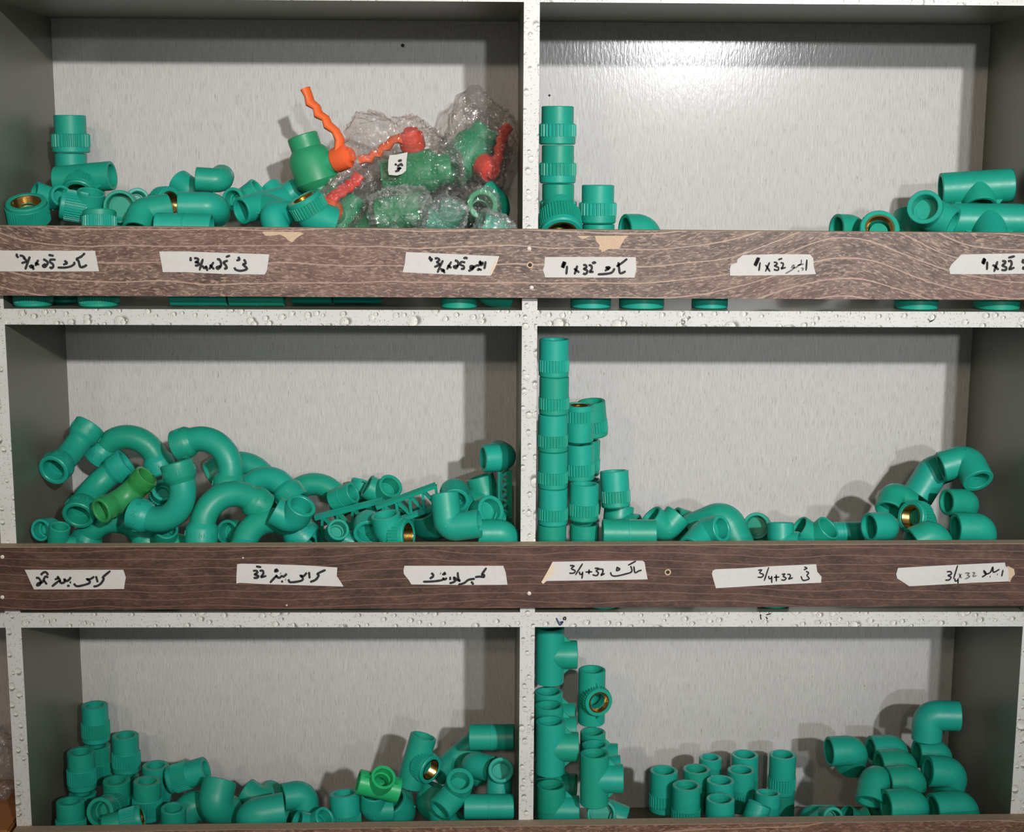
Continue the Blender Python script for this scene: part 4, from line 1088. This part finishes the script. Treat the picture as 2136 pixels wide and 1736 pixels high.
F('elbow', 1628, 1116, .06, (.0,.2,.95), (.7,-.4,-.3), 'low dusty elbow dome, first of two in the middle of the middle right bay', R=15, L1=14, L2=22)
F('elbow', 1695, 1122, .055, (-.65,-.1,.45), (.75,.0,-.3), 'low dusty elbow dome, second of two in the middle of the middle right bay', R=15.5, L1=22, L2=24)
F('coupling', 1755, 1110, .085, (1,.1,0), (0,1,0), 'shaded coupling lying left of the right hand elbow heap', R=12, L=50, rin=9)
GROUP = 'elbow heap in the middle right bay'
F('elbow', 2018, 958, .10, (.16,-.78,-.60), (-.94,.05,-.30), 'topmost elbow of the right heap with its mouth turned down, middle right bay', R=18.2, L1=34, L2=32, rin=12.6)
F('elbow', 1945, 985, .105, (-.55,-.22,-.82), (.75,.3,.5), 'long elbow sloping down to the left, second highest of the right heap', R=19, L1=36, L2=20, ang=140)
F('elbow', 2020, 1048, .075, (-.98,-.3,.08), (.2,.6,-.6), 'elbow with its mouth facing left under the topmost one, middle right bay', R=15.5, L1=30, L2=24, rin=11.5)
F('elbow', 1862, 1030, .10, (-.35,-.72,-.62), (.7,.5,.1), 'elbow at the back left of the right heap with mouth turned down', R=16, L1=26, L2=26)
F('elbow', 1852, 1097, .035, (-.95,-.38,.03), (.3,.8,-.4), 'front left elbow of the right heap with its mouth facing left', R=16.5, L1=26, L2=26, rin=13)
F('elbow', 1925, 1082, .06, (.5,.3,-.75), (-.80,-.5,.22), 'threaded elbow with a dark brass mouth in the middle of the right heap', kb=True, R=18, L1=28, L2=18, thread=True, Rc=20, hc=15)
F('elbow', 1938, 1118, .022, (-.7,-.1,-.3), (.72,.05,-.55), 'elbow with a sloping back at the front of the right heap', R=18, L1=20, L2=36)
F('elbow', 2050, 1102, .03, (-1,-.1,.02), (.2,.35,-.9), 'level glossy elbow at the right end of the right heap', R=17.5, L1=33, L2=28)

# ================================================================== bottom left bay
GROUP = 'thick rimmed sockets in the bottom left bay'
S4 = dict(R=16.2, Rc=17.6, h1=21, h2=20, h3=6, rin=10.4, teeth=32)
for px, py, Y, a, lab in ((199, 1508, .165, (0,0,1), 'topmost standing socket at the back left of the bottom left bay'), (204, 1592, .165, (0,0,1), 'socket beneath the topmost standing one, bottom left bay'),
        (170, 1606, .105, (0,0,1), 'standing socket left in the second tier of the bottom left bay'), (263, 1571, .15, (0,0,1), 'standing socket right of the topmost one, bottom left bay'),
        (264, 1655, .15, (0,0,1), 'socket beneath the right standing one, bottom left bay'), (148, 1711, .04, (0,.05,1), 'standing socket at the very left front of the bottom left bay'), (174, 1692, .105, (0,0,1), 'socket beneath the left second tier one, bottom left bay'),
        (245, 1665, .09, (0,-.04,1), 'standing socket behind the one facing out, bottom left bay'), (307, 1668, .07, (.04,0,1), 'standing socket with ribs in shade, fourth along the front, bottom left bay'),
        (326, 1634, .12, (0,0,1), 'standing socket left of the fallen one, bottom left bay')):
    F('socket', px, py, Y, a, (1,0,0), lab, **S4)
F('socket', 392, 1617, .11, (.93,-.05,.30), (0,0,1), 'fallen socket lying with its mouth to the right, bottom left bay', **S4)
F('socket', 224, 1690, .035, (-.22,-.92,.28), (1,0,0), 'socket facing out with brass glinting inside, bottom left bay', R=17, Rc=18, h1=18, h2=16, h3=5, rin=12.2)
F('socket', 258, 1716, .02, (-.86,-.1,-.22), (0,0,1), 'socket lying at the front with only ribs above the board, bottom left bay', R=14, Rc=15.5, h1=20, h2=20, h3=5, rin=10)
F('socket', 362, 1718, .03, (.05,-.1,1), (1,0,0), 'standing socket low at the front right of the ribbed group', R=14.5, Rc=16, h1=20, h2=16, h3=5, rin=10)
GROUP = 'elbows and tees in the bottom left bay'
F('elbow', 396, 1676, .085, (-.3,-.2,-.8), (.8,.3,.4), 'dark elbow sloping behind the front standing sockets, bottom left bay', R=17, L1=30, L2=26)
F('elbow', 446, 1682, .05, (.15,.5,.72), (.05,-.2,-.95), 'rounded elbow back turned out, first of the low domes, bottom left bay', R=20, L1=30, L2=30)
F('elbow', 525, 1700, .035, (1,.2,.1), (-.35,.5,-.75), 'rounded elbow lying toward the right, second of the low domes, bottom left bay', R=19, L1=38, L2=30)
F('elbow', 548, 1674, .09, (-.6,.2,.3), (.8,.2,-.3), 'elbow at the back behind the second low dome, bottom left bay', R=17, L1=26, L2=26)
F('elbow', 634, 1656, .055, (-.92,-.35,-.02), (.12,-.1,-.98), 'elbow with a left facing mouth and one arm down, bottom left bay', R=16.5, L1=26, L2=30, rin=12.4)
F('elbow', 592, 1700, .045, (0,-.2,-.9), (-.8,.3,.2), 'elbow arm pointing down left of the left facing mouth', R=12.5, L1=24, L2=22, rin=9)
F('socket', 720, 1692, .045, (-.05,.12,1), (1,0,0), 'plain topped socket left of the mint green tee, bottom left bay', R=17.5, Rc=18.5, h1=24, h2=14, h3=5, rin=12)
F('elbow', 660, 1718, .04, (.4,-.3,.4), (-.8,.2,-.3), 'low elbow end under the left facing mouth', R=13, L1=18, L2=22, rin=9.5)
F('tee', 790, 1640, .055, (-.86,-.1,.25), (.28,-.62,.72), 'mint green tee with its round mouth up in the bottom left bay', kb=True, mat=MINT, R=14.6, L=50, B=25, rin=11)
F('elbow', 832, 1700, .035, (-.42,-.3,.82), (.35,.6,-.75), 'wide teal elbow under the mint green tee', R=22, L1=24, L2=40, rin=17.5)
F('elbow', 775, 1690, .075, (.1,-.2,.9), (.7,.3,-.4), 'dark green elbow between the plain topped socket and the wide elbow', R=15, L1=24, L2=24)
F('elbow', 892, 1680, .085, (.3,.2,.8), (.4,-.4,-.8), 'dark elbow in shade right of the wide elbow', R=17, L1=26, L2=28)
F('tee', 868, 1588, .085, (.28,.1,.95), (.68,-.66,-.16), 'threaded tee standing tilted with a brass mouth, bottom left bay', thread=True, R=16, L=64, B=22, Rc=18.5, hc=14)
F('tee', 950, 1583, .12, (.74,.1,.62), (-.2,-.4,-.8), 'tee slanting up to the right behind the round mouths, bottom left bay', R=14.5, L=66, B=28, rin=10.5)
F('elbow', 955, 1648, .06, (.12,-.58,.72), (-.45,.1,-.85), 'elbow with an upturned round mouth in the right heap of the bottom left bay', R=16, L1=24, L2=34, rin=11)
F('elbow', 985, 1594, .10, (.86,-.48,-.04), (-.5,.6,-.3), 'elbow with its mouth facing right beside the round mouth near the divider', R=16, L1=28, L2=26, rin=11.5)
F('elbow', 1044, 1612, .055, (.02,-.80,.55), (-.08,.15,-.98), 'elbow mouth facing out with an arm down beside the divider', R=15, L1=16, L2=36, rin=10.5)
F('coupling', 1026, 1538, .10, (1,-.05,.02), (0,1,0), 'level coupling on top beside the divider, bottom left bay', R=15.5, L=54)
F('coupling', 1020, 1683, .03, (1,0,0), (0,1,0), 'level coupling at the foot of the heap beside the divider, bottom left bay', R=14.5, L=58)
F('elbow', 926, 1714, .03, (-.2,.3,.7), (.5,.2,-.8), 'low elbow dome at the front left of the lower coupling, bottom left bay', R=16, L1=18, L2=22)

# ================================================================== bottom right bay
GROUP = 'tees stacked beside the divider in the bottom right bay'
TE = dict(R=17.2, L=64, B=33, rin=13)
F('tee', 1147, 1366, .125, (0,0,1), (1,0,0), 'topmost tee of the column beside the divider, bottom right bay', R=17.2, L=70, B=33, rin=13)
F('tee', 1144, 1494, .125, (0,0,1), (1,-.12,0), 'tee at the back of the column with its rim showing first below the topmost', **TE)
F('tee', 1145, 1524, .088, (0,0,1), (1,-.05,0), 'tee of the column whose rim shows second below the topmost', **TE)
F('tee', 1148, 1558, .05, (0,0,1), (1,-.02,0), 'tee in front of the column, branch to the right at mid height', **TE)
F('tee', 1150, 1690, .05, (0,0,1), (1,-.04,0), 'lowest tee of the column beside the divider, bottom right bay', **TE)
F('tee', 1145, 1640, .10, (0,0,1), (1,-.2,0), 'tee hidden behind the lowest tee of the column, only its branch in view', **TE)
GROUP = 'second row of tees in the bottom right bay'
F('tee', 1234, 1452, .125, (0,0,1), (.30,-.92,-.05), 'threaded tee with brass mouth facing out, standing above the second row', thread=True, R=16.6, L=68, B=20, Rc=18.5, hc=13)
F('tee', 1236, 1576, .12, (0,0,1), (1,-.1,0), 'back tee of the second row under the brass mouthed one', R=15.5, L=62, B=31, rin=12)
F('tee', 1240, 1602, .085, (0,0,1), (1,-.05,0), 'middle tee of the second row with its rim in view', R=15.8, L=60, B=31, rin=12)
F('tee', 1240, 1624, .055, (0,0,1), (1,-.03,0), 'front tee of the second row with its branch to the right', R=16.6, L=62, B=33, rin=12.5)
F('elbow', 1254, 1694, .036, (-.05,-.92,.25), (.8,.3,-.4), 'elbow mouth facing out at the foot of the second row', R=17, L1=18, L2=30, rin=13.5)
GROUP = 'sockets standing in rows in the bottom right bay'
S5 = dict(R=16.6, Rc=17.3, h1=28, h2=17, h3=6, rin=12.2)
H5 = .051
lab5 = {(1385, 1607): 'leftmost standing socket of the middle group, bottom right bay', (1453, 1604): 'standing socket second from left in the back row of the group',
        (1432, 1638): 'standing socket at the front left of the group, bottom right bay', (1503, 1628): 'standing socket in the centre of the group, bottom right bay',
        (1503, 1666): 'standing socket nearest the board in the group, bottom right bay', (1546, 1606): 'standing socket right of the centre one, bottom right bay',
        (1482, 1580): 'narrow socket glimpsed at the back of the group', (1554, 1574): 'standing socket at the back of the group, left of the tallest',
        (1633, 1574): 'tallest standing socket at the right of the group, bottom right bay'}
Y5 = {(1385,1607): .075, (1453,1604): .095, (1432,1638): .04, (1503,1628): .066, (1503,1666): .024, (1546,1606): .10, (1482,1580): .135, (1554,1574): .14, (1633,1574): .14}
for (px, py), lab in lab5.items():
    Y = Y5[(px, py)]
    p = at(px, py, Y); p.z -= H5 / 2
    kw = dict(S5)
    if px == 1482: kw.update(R=14, Rc=15, rin=9.5)
    F('socket', 0, 0, 0, (0,0,1), (1,.2,0), lab, loc=p, **kw)
p = at(1633, 1574, .14); p.z -= H5 * 1.5
F('socket', 0, 0, 0, (0,0,1), (1,.2,0), 'socket beneath the tallest standing one, bottom right bay', loc=p, **S5)
F('coupling', 1600, 1688, .055, (.05,.1,1), (1,0,0), 'low upright coupling right of the socket group, bottom right bay', R=15, L=40, rin=11)
F('elbow', 1575, 1704, .025, (.3,.2,.7), (.8,-.2,-.4), 'low elbow right of the socket nearest the board', R=14, L1=16, L2=24)
F('elbow', 1690, 1700, .06, (1,-.1,0), (-.3,.4,-.6), 'elbow lying flat right of the socket group, bottom right bay', R=12.5, L1=30, L2=24, rin=9)
F('elbow', 1728, 1706, .03, (.15,-.85,.35), (-.6,.3,-.5), 'small elbow mouth half above the board, left of the right elbow heap', R=13, L1=16, L2=22, rin=9)
GROUP = 'elbow heap in the bottom right bay'
EL = dict(R=18, L1=33, L2=30, rin=13)
F('elbow', 1935, 1492, .12, (.0,-.05,-1), (1,-.1,.02), 'highest elbow of the right heap standing with one arm to the right', R=18.3, L1=31, L2=38, rin=13.5)
F('elbow', 1782, 1565, .12, (-1,-.14,.0), (.25,.4,-.8), 'elbow jutting out to the left on top of the right heap', R=18.3, L1=33, L2=30, rin=14.5)
F('elbow', 1868, 1562, .135, (-1,-.15,.0), (.3,.4,-.8), 'elbow at the back, first of the three nested ones', **EL)
F('elbow', 1886, 1592, .10, (-1,-.15,-.02), (.3,.4,-.8), 'elbow second of the three nested ones', **EL)
F('elbow', 1904, 1626, .065, (-1,-.15,-.03), (.3,.4,-.8), 'elbow third and foremost of the three nested ones', **EL)
F('elbow', 1960, 1572, .125, (-1,-.1,.05), (.4,.3,-.85), 'elbow directly under the highest one in the right heap', R=17.5, L1=30, L2=30)
F('elbow', 1988, 1612, .085, (-1,-.1,.12), (.55,.2,-.75), 'elbow sloping down to the right beside the nested three', R=19, L1=33, L2=32)
F('elbow', 1824, 1622, .062, (-.30,-.66,-.68), (.5,.6,-.2), 'elbow with its mouth facing down left below the jutting one', R=17.8, L1=32, L2=28, rin=12.5)
F('elbow', 1908, 1678, .03, (-1,-.14,.0), (.4,.5,-.75), 'front elbow of the right heap with a dark mouth to the left', R=19.5, L1=36, L2=28, rin=14)
F('elbow', 2010, 1680, .03, (-1,-.25,.0), (.72,.1,-.68), 'front elbow at the far right of the heap with a sloping end', R=18.5, L1=42, L2=48, rin=14)
F('elbow', 1788, 1716, .075, (-.6,-.2,.4), (.7,.2,-.4), 'low elbow in shade under the down facing mouth', R=14, L1=20, L2=26)

# ================================================================== neighbour bay, bottom left corner
bx = empty('cardboard_box', at(-18, 1740, .05))
tag(bx, 'orange brown cardboard box at the lower left edge of the picture', 'box')
p0 = at(-18, 1703, .05)
b0 = Vector((0, 0, 0))
hh = p0.z - SHELF_TOP[2]
bx.location = (p0.x, .055, SHELF_TOP[2] + .0004)
wL = -(XL - PT) ; 
x1 = (XL - PT - .012) - p0.x
part('carton', MB().box(x1 - .20, x1, -.045, .10, 0, hh), CARD, bx, False, .0015)
part('flap', MB().box(x1 - .20, x1 - .002, -.047, .02, hh, hh + .002), CARD, bx, False)
nb = bag('dark clear bag beside the outer side panel at the lower left edge', None, FILM, 11, 0, .012,
         (XL - PT - .056, .06, SHELF_TOP[2] + hh + .06), (.034, .034, .044))
nb['group'] = 'bags in the neighbouring bay'
